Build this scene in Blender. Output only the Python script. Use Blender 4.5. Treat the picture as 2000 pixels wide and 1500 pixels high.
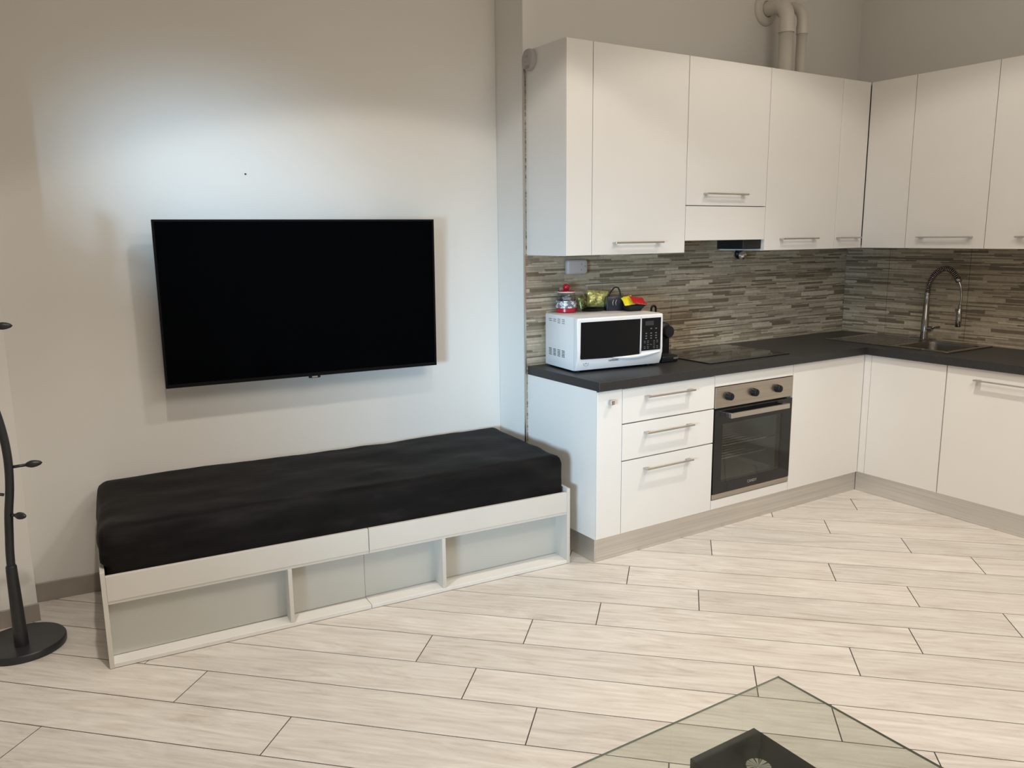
import bpy, bmesh, math, random
from mathutils import Vector, Matrix, noise

for o in list(bpy.data.objects):
    bpy.data.objects.remove(o, do_unlink=True)
scene = bpy.context.scene
COL = scene.collection
random.seed(7)
PI = math.pi

# ---------------------------------------------------------------- camera
F_PX = 1569.9182
cam_d = bpy.data.cameras.new('camera')
cam_d.sensor_fit = 'HORIZONTAL'
cam_d.sensor_width = 36.0
cam_d.lens = F_PX * 36.0 / 2000.0
cam_d.clip_start = 0.05
cam = bpy.data.objects.new('camera', cam_d)
RT = Vector((0.84442482, -0.53557028, -0.01054504))
UP = Vector((0.10597691, 0.14773084, 0.98333336))
FW = Vector((0.5250863, 0.83146862, -0.18150567))
m3 = Matrix((RT, UP, -FW)).transposed()
cam.matrix_world = Matrix.Translation((-2.2425, -3.4059, 1.5383)) @ m3.to_4x4()
COL.objects.link(cam)
scene.camera = cam

# ---------------------------------------------------------------- view, world, lights
vs = scene.view_settings
vs.view_transform = 'Standard'
vs.look = 'None'
vs.gamma = 1.0
vs.use_curve_mapping = False
vs.exposure = -0.22

world = bpy.data.worlds.new('world')
scene.world = world
world.use_nodes = True
world.node_tree.nodes['Background'].inputs[0].default_value = (0.9, 0.92, 1.0, 1)
world.node_tree.nodes['Background'].inputs[1].default_value = 0.05

WARM = (1.0, 0.925, 0.83)
COOL = (0.50, 0.76, 1.0)


def aim(o, target):
    d = Vector(target) - o.location
    o.rotation_euler = d.to_track_quat('-Z', 'Y').to_euler()


def spot(name, loc, target, power, angle, blend, color, radius=0.04):
    l = bpy.data.lights.new(name, 'SPOT')
    l.energy = power
    l.color = color
    l.spot_size = math.radians(angle)
    l.spot_blend = blend
    l.shadow_soft_size = radius
    o = bpy.data.objects.new(name, l)
    COL.objects.link(o)
    o.location = loc
    aim(o, target)
    return o


def area(name, loc, target, power, sx, sy, color, spread=180):
    l = bpy.data.lights.new(name, 'AREA')
    l.energy = power
    l.color = color
    l.shape = 'RECTANGLE'
    l.size = sx
    l.size_y = sy
    l.spread = math.radians(spread)
    o = bpy.data.objects.new(name, l)
    COL.objects.link(o)
    o.location = loc
    aim(o, target)
    return o


# recessed warm ceiling spots above the middle of the room: wide ones and narrower downlights
spot('ceiling_spot_light', (-0.80, -1.20, 2.92), (-0.80, -1.17, 0), 32, 127, 0.12, WARM, 0.05)
spot('ceiling_spot_light', (1.05, -1.35, 2.92), (1.05, -1.32, 0), 23, 136, 0.22, WARM, 0.05)
spot('ceiling_spot_light', (1.00, -1.40, 2.92), (1.00, -1.38, 0), 138, 84, 0.9, WARM, 0.035)
spot('ceiling_spot_light', (-1.85, -1.15, 2.92), (-1.75, -1.0, 0), 125, 84, 0.9, WARM, 0.035)
spot('ceiling_spot_light', (-0.3, -3.3, 2.92), (-0.3, -3.2, 0), 62, 136, 0.4, WARM, 0.06)
# cool lamps for daylight inferred from the left; no window is built
spot('window_daylight', (-3.95, -1.6, 2.55), (-1.36, 0.33, 1.74), 560, 19, 1.0, COOL, 0.22)
area('window_daylight', (-4.0, -3.0, 1.10), (-0.1, -0.2, 0.82), 10.0, 1.0, 0.7, COOL, 32)
# added warm fill areas that lift floor, walls and cabinets; no fixture stands there
area('fill_light', (-1.0, -3.4, 3.2), (-0.6, -2.4, 0), 40, 2.4, 2.4, WARM, 135)
area('fill_light', (0.3, -2.9, 3.25), (0.5, -2.4, 0), 36, 1.0, 1.0, WARM, 180)

# ---------------------------------------------------------------- materials
MATS = {}


class NT:
    def __init__(self, name):
        self.m = bpy.data.materials.new(name)
        self.m.use_nodes = True
        self.t = self.m.node_tree
        self.b = self.t.nodes['Principled BSDF']
        self.out = self.t.nodes['Material Output']

    def n(self, typ, **kw):
        nd = self.t.nodes.new(typ)
        for k, v in kw.items():
            setattr(nd, k, v)
        return nd

    def l(self, a, b):
        self.t.links.new(a, b)

    def set(self, **kw):
        for k, v in kw.items():
            self.b.inputs[k.replace('_', ' ')].default_value = v

    def ramp(self, src, stops, interp='LINEAR'):
        r = self.n('ShaderNodeValToRGB')
        r.color_ramp.interpolation = interp
        e = r.color_ramp.elements
        while len(e) > 1:
            e.remove(e[-1])
        e[0].position = stops[0][0]
        e[0].color = (*stops[0][1], 1)
        for p, c in stops[1:]:
            x = e.new(p)
            x.color = (*c, 1)
        if src is not None:
            self.l(src, r.inputs[0])
        return r

    def math(self, op, a, b=None, clamp=False):
        nd = self.n('ShaderNodeMath', operation=op)
        nd.use_clamp = clamp
        for i, v in enumerate((a, b)):
            if v is None:
                continue
            if isinstance(v, (int, float)):
                nd.inputs[i].default_value = v
            else:
                self.l(v, nd.inputs[i])
        return nd.outputs[0]

    def bump(self, src, strength, dist=0.001):
        bp = self.n('ShaderNodeBump')
        bp.inputs['Strength'].default_value = strength
        bp.inputs['Distance'].default_value = dist
        self.l(src, bp.inputs['Height'])
        self.l(bp.outputs[0], self.b.inputs['Normal'])


def simple(name, col, rough=0.5, metal=0.0, bump=0.0, bscale=200.0, var=0.04, vscale=6.0, **kw):
    """plain finish with a faint procedural tone variation and optional fine relief"""
    if name in MATS:
        return MATS[name]
    t = NT(name)
    tc = t.n('ShaderNodeTexCoord')
    nz = t.n('ShaderNodeTexNoise')
    nz.inputs['Scale'].default_value = vscale
    t.l(tc.outputs['Object'], nz.inputs['Vector'])
    lo = tuple(max(0, c * (1 - var)) for c in col)
    hi = tuple(min(1, c * (1 + var)) for c in col)
    r = t.ramp(nz.outputs['Fac'], [(0.3, lo), (0.7, hi)])
    t.l(r.outputs[0], t.b.inputs['Base Color'])
    t.set(Roughness=rough, Metallic=metal)
    for k, v in kw.items():
        t.b.inputs[k.replace('_', ' ')].default_value = v
    if bump > 0:
        n2 = t.n('ShaderNodeTexNoise')
        n2.inputs['Scale'].default_value = bscale
        n2.inputs['Detail'].default_value = 3
        t.l(tc.outputs['Object'], n2.inputs['Vector'])
        t.bump(n2.outputs['Fac'], bump)
    MATS[name] = t.m
    return t.m


PLASTER = simple('plaster', (0.80, 0.775, 0.73), 0.85, bump=0.25, bscale=90, var=0.015, vscale=1.5)
CEIL = simple('ceiling_paint', (0.88, 0.86, 0.82), 0.9, bump=0.2, bscale=80, var=0.01)
LACQ = simple('white_lacquer', (0.80, 0.775, 0.735), 0.42, var=0.012, vscale=3)
CARC = simple('white_board', (0.74, 0.73, 0.70), 0.5, var=0.02)
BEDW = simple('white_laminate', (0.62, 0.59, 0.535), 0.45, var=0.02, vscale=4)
BEDFL = simple('white_board_top', (0.76, 0.74, 0.70), 0.45, var=0.02)  # lighter copy of the laminate, light on the niche floor put in its colour
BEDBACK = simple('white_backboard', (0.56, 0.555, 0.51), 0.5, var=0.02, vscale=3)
WORK = simple('charcoal_worktop', (0.029, 0.0275, 0.0275), 0.40, bump=0.12, bscale=350, var=0.12, vscale=60, Specular_IOR_Level=0.35)
CHROME = simple('chrome', (0.80, 0.80, 0.80), 0.12, 1.0, var=0.02)
SATIN = simple('satin_metal', (0.56, 0.53, 0.49), 0.35, 1.0, var=0.04)
BLACKP = simple('black_plastic', (0.009, 0.009, 0.011), 0.38, var=0.1, Specular_IOR_Level=0.28)
BLACKM = simple('black_matt', (0.015, 0.015, 0.0155), 0.5, bump=0.1, bscale=300, var=0.1, Specular_IOR_Level=0.35)
RACK = simple('anthracite_lacquer', (0.022, 0.023, 0.026), 0.36, bump=0.06, bscale=120, var=0.1)
SCREEN = simple('dark_screen_glass', (0.0006, 0.0007, 0.0012), 0.10, var=0.1, Specular_IOR_Level=0.05, Specular_Tint=(0.6, 0.75, 1, 1))
TAPM = simple('chrome_dark_reflections', (0.34, 0.325, 0.30), 0.15, 1.0, var=0.02)  # chrome darkened in colour for the dim surroundings it would reflect
BOWLM = simple('bowl_steel', (0.26, 0.24, 0.22), 0.25, 1.0, var=0.05)
OVGLASS = simple('oven_black_glass', (0.010, 0.010, 0.011), 0.08, var=0.05)
MWGLASS = simple('microwave_glass', (0.007, 0.007, 0.008), 0.1, var=0.05, Specular_IOR_Level=0.22)
MWHITE = simple('microwave_white', (0.80, 0.79, 0.78), 0.28, var=0.01)
GREYMK = simple('grey_print', (0.22, 0.22, 0.23), 0.5)
SLOT = simple('slot_shade', (0.02, 0.022, 0.026), 0.7)
PVC = simple('white_pvc', (0.70, 0.655, 0.585), 0.4, var=0.02)
ABS = simple('grey_white_plastic', (0.44, 0.41, 0.405), 0.45, var=0.02)
RED = simple('red_glaze', (0.42, 0.012, 0.03), 0.25, var=0.08)
REDFOIL = simple('red_foil', (0.50, 0.015, 0.02), 0.25, bump=0.6, bscale=60)
YELFOIL = simple('yellow_foil', (0.85, 0.68, 0.03), 0.3, bump=0.4, bscale=60)
NAVY = simple('navy_plastic', (0.010, 0.012, 0.024), 0.3, var=0.1)
TVB = simple('television_black', (0.004, 0.004, 0.005), 0.45, var=0.1, Specular_IOR_Level=0.12)
HOBG = simple('hob_glass', (0.008, 0.008, 0.009), 0.07, var=0.05)
INNER = simple('oven_enamel', (0.32, 0.325, 0.31), 0.35, var=0.1)
DARKHOLE = simple('dark_recess', (0.01, 0.01, 0.01), 0.8)


def steel(name, col, rough, axis, scale=160.0, aniso=0.5):
    t = NT(name)
    tc = t.n('ShaderNodeTexCoord')
    mp = t.n('ShaderNodeMapping')
    s = [scale, scale, scale]
    s[axis] = 1.5
    mp.inputs['Scale'].default_value = s
    t.l(tc.outputs['Object'], mp.inputs['Vector'])
    nz = t.n('ShaderNodeTexNoise')
    nz.inputs['Scale'].default_value = 1.0
    nz.inputs['Detail'].default_value = 4
    t.l(mp.outputs[0], nz.inputs['Vector'])
    r = t.ramp(nz.outputs['Fac'], [(0.3, tuple(c * 0.9 for c in col)), (0.7, tuple(min(1, c * 1.08) for c in col))])
    t.l(r.outputs[0], t.b.inputs['Base Color'])
    t.set(Metallic=1.0, Roughness=rough)
    t.bump(nz.outputs['Fac'], 0.05, 0.0005)
    MATS[name] = t.m
    return t.m


PLINTH = steel('brushed_plinth', (0.74, 0.715, 0.68), 0.5, 0)
OVENST = steel('oven_steel', (0.50, 0.455, 0.40), 0.33, 0)
SINKST = steel('sink_steel', (0.42, 0.38, 0.345), 0.22, 1)


def plank_material():
    t = NT('wood_look_tile')
    tc = t.n('ShaderNodeTexCoord')
    oi = t.n('ShaderNodeObjectInfo')
    off = t.n('ShaderNodeVectorMath', operation='SCALE')
    comb = t.n('ShaderNodeCombineXYZ')
    t.l(oi.outputs['Random'], comb.inputs[0])
    t.l(t.math('MULTIPLY', oi.outputs['Random'], 7.3), comb.inputs[1])
    t.l(t.math('MULTIPLY', oi.outputs['Random'], 3.1), comb.inputs[2])
    t.l(comb.outputs[0], off.inputs[0])
    off.inputs['Scale'].default_value = 20.0
    add = t.n('ShaderNodeVectorMath', operation='ADD')
    t.l(tc.outputs['Object'], add.inputs[0])
    t.l(off.outputs[0], add.inputs[1])
    # long soft grain
    mp = t.n('ShaderNodeMapping')
    mp.inputs['Scale'].default_value = (1.5, 10.0, 1.0)
    t.l(add.outputs[0], mp.inputs['Vector'])
    n1 = t.n('ShaderNodeTexNoise')
    n1.inputs['Scale'].default_value = 1.6
    n1.inputs['Detail'].default_value = 6
    n1.inputs['Roughness'].default_value = 0.66
    n1.inputs['Distortion'].default_value = 1.7
    t.l(mp.outputs[0], n1.inputs['Vector'])
    # cathedral rings, only faintly
    mp2 = t.n('ShaderNodeMapping')
    mp2.inputs['Scale'].default_value = (1.6, 9.0, 1.0)
    t.l(add.outputs[0], mp2.inputs['Vector'])
    wv = t.n('ShaderNodeTexWave', wave_type='BANDS', bands_direction='Y')
    wv.inputs['Scale'].default_value = 1.3
    wv.inputs['Distortion'].default_value = 9.0
    wv.inputs['Detail'].default_value = 3.0
    wv.inputs['Detail Scale'].default_value = 0.8
    t.l(mp2.outputs[0], wv.inputs['Vector'])
    # fine pores
    mp3 = t.n('ShaderNodeMapping')
    mp3.inputs['Scale'].default_value = (14.0, 220.0, 1.0)
    t.l(add.outputs[0], mp3.inputs['Vector'])
    n3 = t.n('ShaderNodeTexNoise')
    n3.inputs['Scale'].default_value = 1.0
    n3.inputs['Detail'].default_value = 3
    t.l(mp3.outputs[0], n3.inputs['Vector'])
    s = t.math('ADD', t.math('MULTIPLY', n1.outputs['Fac'], 0.80), t.math('MULTIPLY', wv.outputs['Fac'], 0.05))
    s = t.math('ADD', s, t.math('MULTIPLY', n3.outputs['Fac'], 0.14))
    r = t.ramp(s, [(0.30, (0.49, 0.425, 0.365)), (0.44, (0.615, 0.56, 0.50)), (0.58, (0.70, 0.655, 0.595)), (0.72, (0.78, 0.745, 0.685))])
    hs = t.n('ShaderNodeHueSaturation')
    t.l(r.outputs[0], hs.inputs['Color'])
    t.l(t.math('ADD', t.math('MULTIPLY', oi.outputs['Random'], 0.13), 0.92), hs.inputs['Value'])
    hs.inputs['Saturation'].default_value = 0.92
    t.l(hs.outputs[0], t.b.inputs['Base Color'])
    t.set(Roughness=0.42)
    t.bump(n1.outputs['Fac'], 0.06, 0.002)
    MATS['plank'] = t.m
    return t.m


PLANK = plank_material()
GROUT = simple('dark_grout', (0.06, 0.047, 0.038), 0.9, var=0.1)
SKIRT = simple('taupe_skirting', (0.33, 0.295, 0.25), 0.5, var=0.10, vscale=9)


def strip_material(name, u_axis):
    """backsplash tile: printed thin strips of beige and taupe stone"""
    t = NT(name)
    tc = t.n('ShaderNodeTexCoord')
    sp = t.n('ShaderNodeSeparateXYZ')
    t.l(tc.outputs['Object'], sp.inputs[0])
    u, z = sp.outputs[u_axis], sp.outputs[2]
    # uneven course heights: warp z by a 1D noise
    c1 = t.n('ShaderNodeTexNoise', noise_dimensions='1D')
    c1.inputs['Scale'].default_value = 34.0
    c1.inputs['Detail'].default_value = 1
    t.l(z, c1.inputs['W'])
    zz = t.math('ADD', z, t.math('MULTIPLY', t.math('SUBTRACT', c1.outputs['Fac'], 0.5), 0.034))
    row = t.math('FLOOR', t.math('MULTIPLY', zz, 146.0))
    w1 = t.n('ShaderNodeTexWhiteNoise', noise_dimensions='1D')
    t.l(row, w1.inputs['W'])
    # strip length differs by course
    ln = t.math('ADD', t.math('MULTIPLY', w1.outputs['Value'], 3.5), 3.8)
    uu = t.math('ADD', t.math('MULTIPLY', u, ln), t.math('MULTIPLY', w1.outputs['Value'], 37.0))
    cell = t.math('FLOOR', uu)
    cv = t.n('ShaderNodeCombineXYZ')
    t.l(cell, cv.inputs[0])
    t.l(row, cv.inputs[1])
    w2 = t.n('ShaderNodeTexWhiteNoise', noise_dimensions='2D')
    t.l(cv.outputs[0], w2.inputs['Vector'])
    r = t.ramp(w2.outputs['Value'], [(0.0, (0.195, 0.155, 0.105)), (0.17, (0.30, 0.247, 0.175)), (0.36, (0.42, 0.352, 0.255)),
                                     (0.58, (0.49, 0.42, 0.31)), (0.82, (0.60, 0.52, 0.395))], 'CONSTANT')
    nz = t.n('ShaderNodeTexNoise')
    nz.inputs['Scale'].default_value = 60.0
    t.l(tc.outputs['Object'], nz.inputs['Vector'])
    mx = t.n('ShaderNodeMix', data_type='RGBA', blend_type='MULTIPLY')
    mx.inputs[0].default_value = 0.35
    t.l(r.outputs[0], mx.inputs[6])
    t.l(nz.outputs['Fac'], mx.inputs[7])
    t.l(mx.outputs[2], t.b.inputs['Base Color'])
    t.set(Roughness=0.42)
    t.bump(w2.outputs['Value'], 0.35, 0.002)
    MATS[name] = t.m
    return t.m


STRIP_X = strip_material('strip_tile_x', 0)
STRIP_Y = strip_material('strip_tile_y', 1)


def fabric_material():
    t = NT('charcoal_cover')
    tc = t.n('ShaderNodeTexCoord')
    nz = t.n('ShaderNodeTexNoise')
    nz.inputs['Scale'].default_value = 9
    nz.inputs['Detail'].default_value = 6
    mp = t.n('ShaderNodeMapping')
    mp.inputs['Scale'].default_value = (0.6, 2.0, 2.0)
    t.l(tc.outputs['Object'], mp.inputs['Vector'])
    t.l(mp.outputs[0], nz.inputs['Vector'])
    r = t.ramp(nz.outputs['Fac'], [(0.3, (0.0085, 0.0078, 0.0077)), (0.55, (0.0125, 0.0115, 0.0113)), (0.78, (0.021, 0.0195, 0.019))])
    t.l(r.outputs[0], t.b.inputs['Base Color'])
    t.set(Roughness=0.55, Specular_IOR_Level=0.04)
    t.b.inputs['Sheen Weight'].default_value = 0.015
    t.b.inputs['Sheen Roughness'].default_value = 0.4
    wv = t.n('ShaderNodeTexNoise')
    wv.inputs['Scale'].default_value = 420
    t.l(tc.outputs['Object'], wv.inputs['Vector'])
    t.bump(wv.outputs['Fac'], 0.25, 0.001)
    MATS['fabric'] = t.m
    return t.m


FABRIC = fabric_material()


def thin_glass(name, tint, gloss=0.02, extra=0.0):
    """pane: fresnel mix of clear tinted transmission and a sharp reflection"""
    t = NT(name)
    t.t.nodes.remove(t.b)
    tr = t.n('ShaderNodeBsdfTransparent')
    tr.inputs[0].default_value = (*tint, 1)
    gl = t.n('ShaderNodeBsdfGlossy')
    gl.inputs['Roughness'].default_value = gloss
    fr = t.n('ShaderNodeFresnel')
    ge = t.n('ShaderNodeNewGeometry')          # same pane reflectance from both faces
    t.l(t.math('ADD', t.math('MULTIPLY', ge.outputs['Backfacing'], 1 / 1.45 - 1.45), 1.45), fr.inputs['IOR'])
    tc = t.n('ShaderNodeTexCoord')
    nz = t.n('ShaderNodeTexNoise')
    nz.inputs['Scale'].default_value = 4.0
    t.l(tc.outputs['Object'], nz.inputs['Vector'])
    f = t.math('ADD', fr.outputs[0], t.math('MULTIPLY', nz.outputs['Fac'], extra), clamp=True)
    mx = t.n('ShaderNodeMixShader')
    t.l(f, mx.inputs[0])
    t.l(tr.outputs[0], mx.inputs[1])
    t.l(gl.outputs[0], mx.inputs[2])
    t.l(mx.outputs[0], t.out.inputs[0])
    MATS[name] = t.m
    return t.m




def spun_disc():
    """chrome disc with the glints of spun metal painted into its colour"""
    t = NT('spun_chrome_glints')
    tc = t.n('ShaderNodeTexCoord')
    sp = t.n('ShaderNodeSeparateXYZ')
    t.l(tc.outputs['Generated'], sp.inputs[0])
    a = t.math('ARCTAN2', t.math('SUBTRACT', sp.outputs[1], 0.5), t.math('SUBTRACT', sp.outputs[0], 0.5))
    nz = t.n('ShaderNodeTexNoise', noise_dimensions='1D')
    nz.inputs['Scale'].default_value = 5.0
    nz.inputs['Detail'].default_value = 2
    t.l(a, nz.inputs['W'])
    r = t.ramp(nz.outputs['Fac'], [(0.42, (0.12, 0.12, 0.12)), (0.48, (0.6, 0.6, 0.58)), (0.55, (1.0, 1.0, 0.98))])  # dark and bright sectors imitate reflections on the metal
    t.l(r.outputs[0], t.b.inputs['Base Color'])
    t.set(Metallic=1.0, Roughness=0.3)
    return t.m


DISC = spun_disc()
TGLASS = thin_glass('table_glass', (0.88, 0.895, 0.865))
OGLASS = thin_glass('oven_glass', (0.66, 0.68, 0.65), 0.03, 0.06)
JGLASS = thin_glass('jar_glass', (0.93, 0.94, 0.95), 0.03, 0.04)
GLEDGE = simple('glass_edge', (0.30, 0.335, 0.29), 0.15, var=0.05)


def jar_print():
    t = NT('jar_print')
    tc = t.n('ShaderNodeTexCoord')
    sp = t.n('ShaderNodeSeparateXYZ')
    t.l(tc.outputs['Object'], sp.inputs[0])
    ang = t.math('ARCTAN2', sp.outputs[1], sp.outputs[0])
    cv = t.n('ShaderNodeCombineXYZ')
    t.l(t.math('MULTIPLY', ang, 1.9), cv.inputs[0])
    t.l(t.math('MULTIPLY', sp.outputs[2], 42.0), cv.inputs[1])
    vo = t.n('ShaderNodeTexVoronoi', distance='MANHATTAN')
    vo.inputs['Scale'].default_value = 1.1
    t.l(cv.outputs[0], vo.inputs['Vector'])
    r = t.ramp(vo.outputs['Distance'], [(0.0, (0.03, 0.03, 0.035)), (0.26, (0.62, 0.62, 0.63)), (0.55, (0.70, 0.69, 0.70)), (0.7, (0.18, 0.18, 0.2))], 'CONSTANT')
    t.l(r.outputs[0], t.b.inputs['Base Color'])
    t.set(Roughness=0.25)
    return t.m


def foil(name, c0, c1, c2):
    t = NT(name)
    tc = t.n('ShaderNodeTexCoord')
    nz = t.n('ShaderNodeTexNoise')
    nz.inputs['Scale'].default_value = 38
    nz.inputs['Detail'].default_value = 4
    nz.inputs['Distortion'].default_value = 1.5
    t.l(tc.outputs['Object'], nz.inputs['Vector'])
    r = t.ramp(nz.outputs['Fac'], [(0.36, c0), (0.5, c1), (0.7, c2)])
    t.l(r.outputs[0], t.b.inputs['Base Color'])
    t.set(Roughness=0.28, Metallic=0.35)
    t.bump(nz.outputs['Fac'], 0.6, 0.004)
    return t.m


JPRINT = jar_print()
GOLD = foil('gold_foil', (0.30, 0.26, 0.06), (0.58, 0.53, 0.17), (0.75, 0.70, 0.34))
GREENF = foil('green_foil', (0.03, 0.04, 0.015), (0.15, 0.17, 0.05), (0.5, 0.52, 0.26))


# ---------------------------------------------------------------- mesh helpers
def obj(name, bm, mat, parent=None, smooth=False, kind=None):
    me = bpy.data.meshes.new(name)
    bmesh.ops.recalc_face_normals(bm, faces=bm.faces)
    bm.to_mesh(me)
    bm.free()
    for m in (mat if isinstance(mat, (list, tuple)) else [mat]):
        me.materials.append(m)
    if smooth:
        for p in me.polygons:
            p.use_smooth = True
    o = bpy.data.objects.new(name, me)
    COL.objects.link(o)
    if parent is not None:
        o.parent = parent
    if kind:
        o['kind'] = kind
    return o


def auto_smooth(o, ang=35):
    """smooth shading but keep edges sharper than ang"""
    me = o.data
    bm = bmesh.new()
    bm.from_mesh(me)
    lim = math.radians(ang)
    for f in bm.faces:
        f.smooth = True
    for e in bm.edges:
        if len(e.link_faces) == 2 and e.calc_face_angle(0) > lim:
            e.smooth = False
    bm.to_mesh(me)
    bm.free()
    return o


def tag(o, label, cat, group=None):
    o['label'] = label
    o['category'] = cat
    if group:
        o['group'] = group
    return o


def thing(name, label, cat, loc=(0, 0, 0), rz=0.0, group=None):
    o = bpy.data.objects.new(name, None)
    o.empty_display_size = 0.05
    COL.objects.link(o)
    o.location = loc
    o.rotation_euler = (0, 0, rz)
    return tag(o, label, cat, group)


def struct(name, bm, mat, parent=None):
    o = obj(name, bm, mat, parent)
    if parent is None:
        o['kind'] = 'structure'
    return o


def box(bm, x0, x1, y0, y1, z0, z1, bev=0.0, seg=1, mat=0):
    t = bmesh.new()
    bmesh.ops.create_cube(t, size=1.0)
    for v in t.verts:
        v.co = Vector(((x0 + x1) / 2 + v.co.x * (x1 - x0), (y0 + y1) / 2 + v.co.y * (y1 - y0), (z0 + z1) / 2 + v.co.z * (z1 - z0)))
    if bev > 0:
        bmesh.ops.bevel(t, geom=list(t.edges), offset=bev, segments=seg, profile=0.5, affect='EDGES')
    for f in t.faces:
        f.material_index = mat
    merge(bm, t)
    return bm


def merge(bm, t, mtx=None):
    if mtx is not None:
        bmesh.ops.transform(t, matrix=mtx, verts=t.verts)
    me = bpy.data.meshes.new('tmp')
    t.to_mesh(me)
    t.free()
    bm.from_mesh(me)
    bpy.data.meshes.remove(me)


def bx(*a, **k):
    return box(bmesh.new(), *a, **k)


def tube(bm, pts, rad, n=12, cap=True):
    pts = [Vector(p) for p in pts]
    rs = rad if isinstance(rad, (list, tuple)) else [rad] * len(pts)
    rings = []
    T = (pts[1] - pts[0]).normalized()
    ref = Vector((0, 0, 1)) if abs(T.z) < 0.9 else Vector((1, 0, 0))
    N = (ref - T * ref.dot(T)).normalized()
    for i, p in enumerate(pts):
        if i == 0:
            t = pts[1] - pts[0]
        elif i == len(pts) - 1:
            t = pts[-1] - pts[-2]
        else:
            t = (pts[i + 1] - pts[i]).normalized() + (pts[i] - pts[i - 1]).normalized()
        t = t.normalized()
        N = (N - t * N.dot(t)).normalized()
        B = t.cross(N)
        rings.append([bm.verts.new(p + (N * math.cos(2 * PI * k / n) + B * math.sin(2 * PI * k / n)) * rs[i]) for k in range(n)])
    for a, b in zip(rings, rings[1:]):
        for k in range(n):
            bm.faces.new((a[k], a[(k + 1) % n], b[(k + 1) % n], b[k]))
    if cap:
        bm.faces.new(list(reversed(rings[0])))
        bm.faces.new(rings[-1])
    return bm


def lathe(bm, prof, n=32, c=(0, 0, 0), mtx=None):
    """profile of (r, z) about the z axis"""
    t = bmesh.new()
    rings = []
    for r, z in prof:
        if r < 1e-6:
            rings.append([t.verts.new((0, 0, z))])
        else:
            rings.append([t.verts.new((r * math.cos(2 * PI * k / n), r * math.sin(2 * PI * k / n), z)) for k in range(n)])
    for a, b in zip(rings, rings[1:]):
        for k in range(n):
            k2 = (k + 1) % n
            if len(a) == 1 and len(b) == 1:
                continue
            if len(a) == 1:
                t.faces.new((a[0], b[k2], b[k]))
            elif len(b) == 1:
                t.faces.new((a[k], a[k2], b[0]))
            else:
                t.faces.new((a[k], a[k2], b[k2], b[k]))
    m = Matrix.Translation(c) @ (mtx if mtx else Matrix.Identity(4))
    merge(bm, t, m)
    return bm


def prism(bm, poly, z0, z1, bev=0.0):
    """vertical prism over a counter-clockwise polygon in the xy plane"""
    t = bmesh.new()
    lo = [t.verts.new((x, y, z0)) for x, y in poly]
    hi = [t.verts.new((x, y, z1)) for x, y in poly]
    n = len(poly)
    t.faces.new(list(reversed(lo)))
    t.faces.new(hi)
    for i in range(n):
        t.faces.new((lo[i], lo[(i + 1) % n], hi[(i + 1) % n], hi[i]))
    if bev > 0:
        bmesh.ops.bevel(t, geom=list(t.edges), offset=bev, segments=1, profile=0.5, affect='EDGES')
    merge(bm, t)
    return bm


def spline(pts, n=8):
    """Catmull-Rom through the points"""
    P = [Vector(p) for p in pts]
    P = [P[0] * 2 - P[1]] + P + [P[-1] * 2 - P[-2]]
    out = []
    for i in range(1, len(P) - 2):
        a, b, c, d = P[i - 1], P[i], P[i + 1], P[i + 2]
        for k in range(n):
            t = k / n
            out.append(0.5 * ((2 * b) + (c - a) * t + (2 * a - 5 * b + 4 * c - d) * t * t + (3 * b - a - 3 * c + d) * t ** 3))
    out.append(P[-2])
    return out


def text_mesh(name, s, size, mat, parent, loc, rot, depth=0.0006):
    cu = bpy.data.curves.new(name, 'FONT')
    cu.body = s
    cu.size = size
    cu.extrude = depth
    cu.align_x = 'CENTER'
    cu.align_y = 'CENTER'
    to = bpy.data.objects.new('tmp_text', cu)
    COL.objects.link(to)
    dg = bpy.context.evaluated_depsgraph_get()
    me = bpy.data.meshes.new_from_object(to.evaluated_get(dg))
    bpy.data.objects.remove(to, do_unlink=True)
    bpy.data.curves.remove(cu)
    me.materials.clear()
    me.materials.append(mat)
    o = bpy.data.objects.new(name, me)
    COL.objects.link(o)
    o.parent = parent
    o.location = loc
    o.rotation_euler = rot
    return o


# ---------------------------------------------------------------- key dimensions
D1, D2 = 0.579, 0.338                       # front planes of base and upper doors
ZP, ZC, ZT = 0.1224, 0.8375, 0.8797         # plinth top, worktop underside, worktop top
ZU, ZL = 2.405, 1.4417                      # upper cabinets
XR = 2.566                                  # right wall
XC = XR - D1 - 0.001
A_W = math.radians(-5.2)                    # the alcove wall runs at a slight angle
CEIL_Z = 3.3
XL, YF = -4.2, -5.2                         # unseen left and front walls


def alcove_y(x):
    return 0.25 + math.tan(A_W) * (x + 0.011)


# ---------------------------------------------------------------- structure
fl = struct('floor', bx(XL - 0.15, XR + 0.15, YF - 0.15, 0.62, -0.12, -0.0013), GROUT)

TH = math.radians(-44.304)
TW, TL, TO = 0.2034, 1.2115, 0.00927
TU = Vector((math.cos(TH), math.sin(TH)))
TN = Vector((-math.sin(TH), math.cos(TH)))
ROW_U = {2: 1.292, 3: 1.768, 1: 1.558, 0: 1.897, -1: 0.947, -2: 1.481, -3: 0.563, -4: 0.876, -5: 0.469, -6: 0.212,
         -7: -0.151, -8: 0.079, -9: -0.873, -10: -0.440, -11: -1.209}


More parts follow.
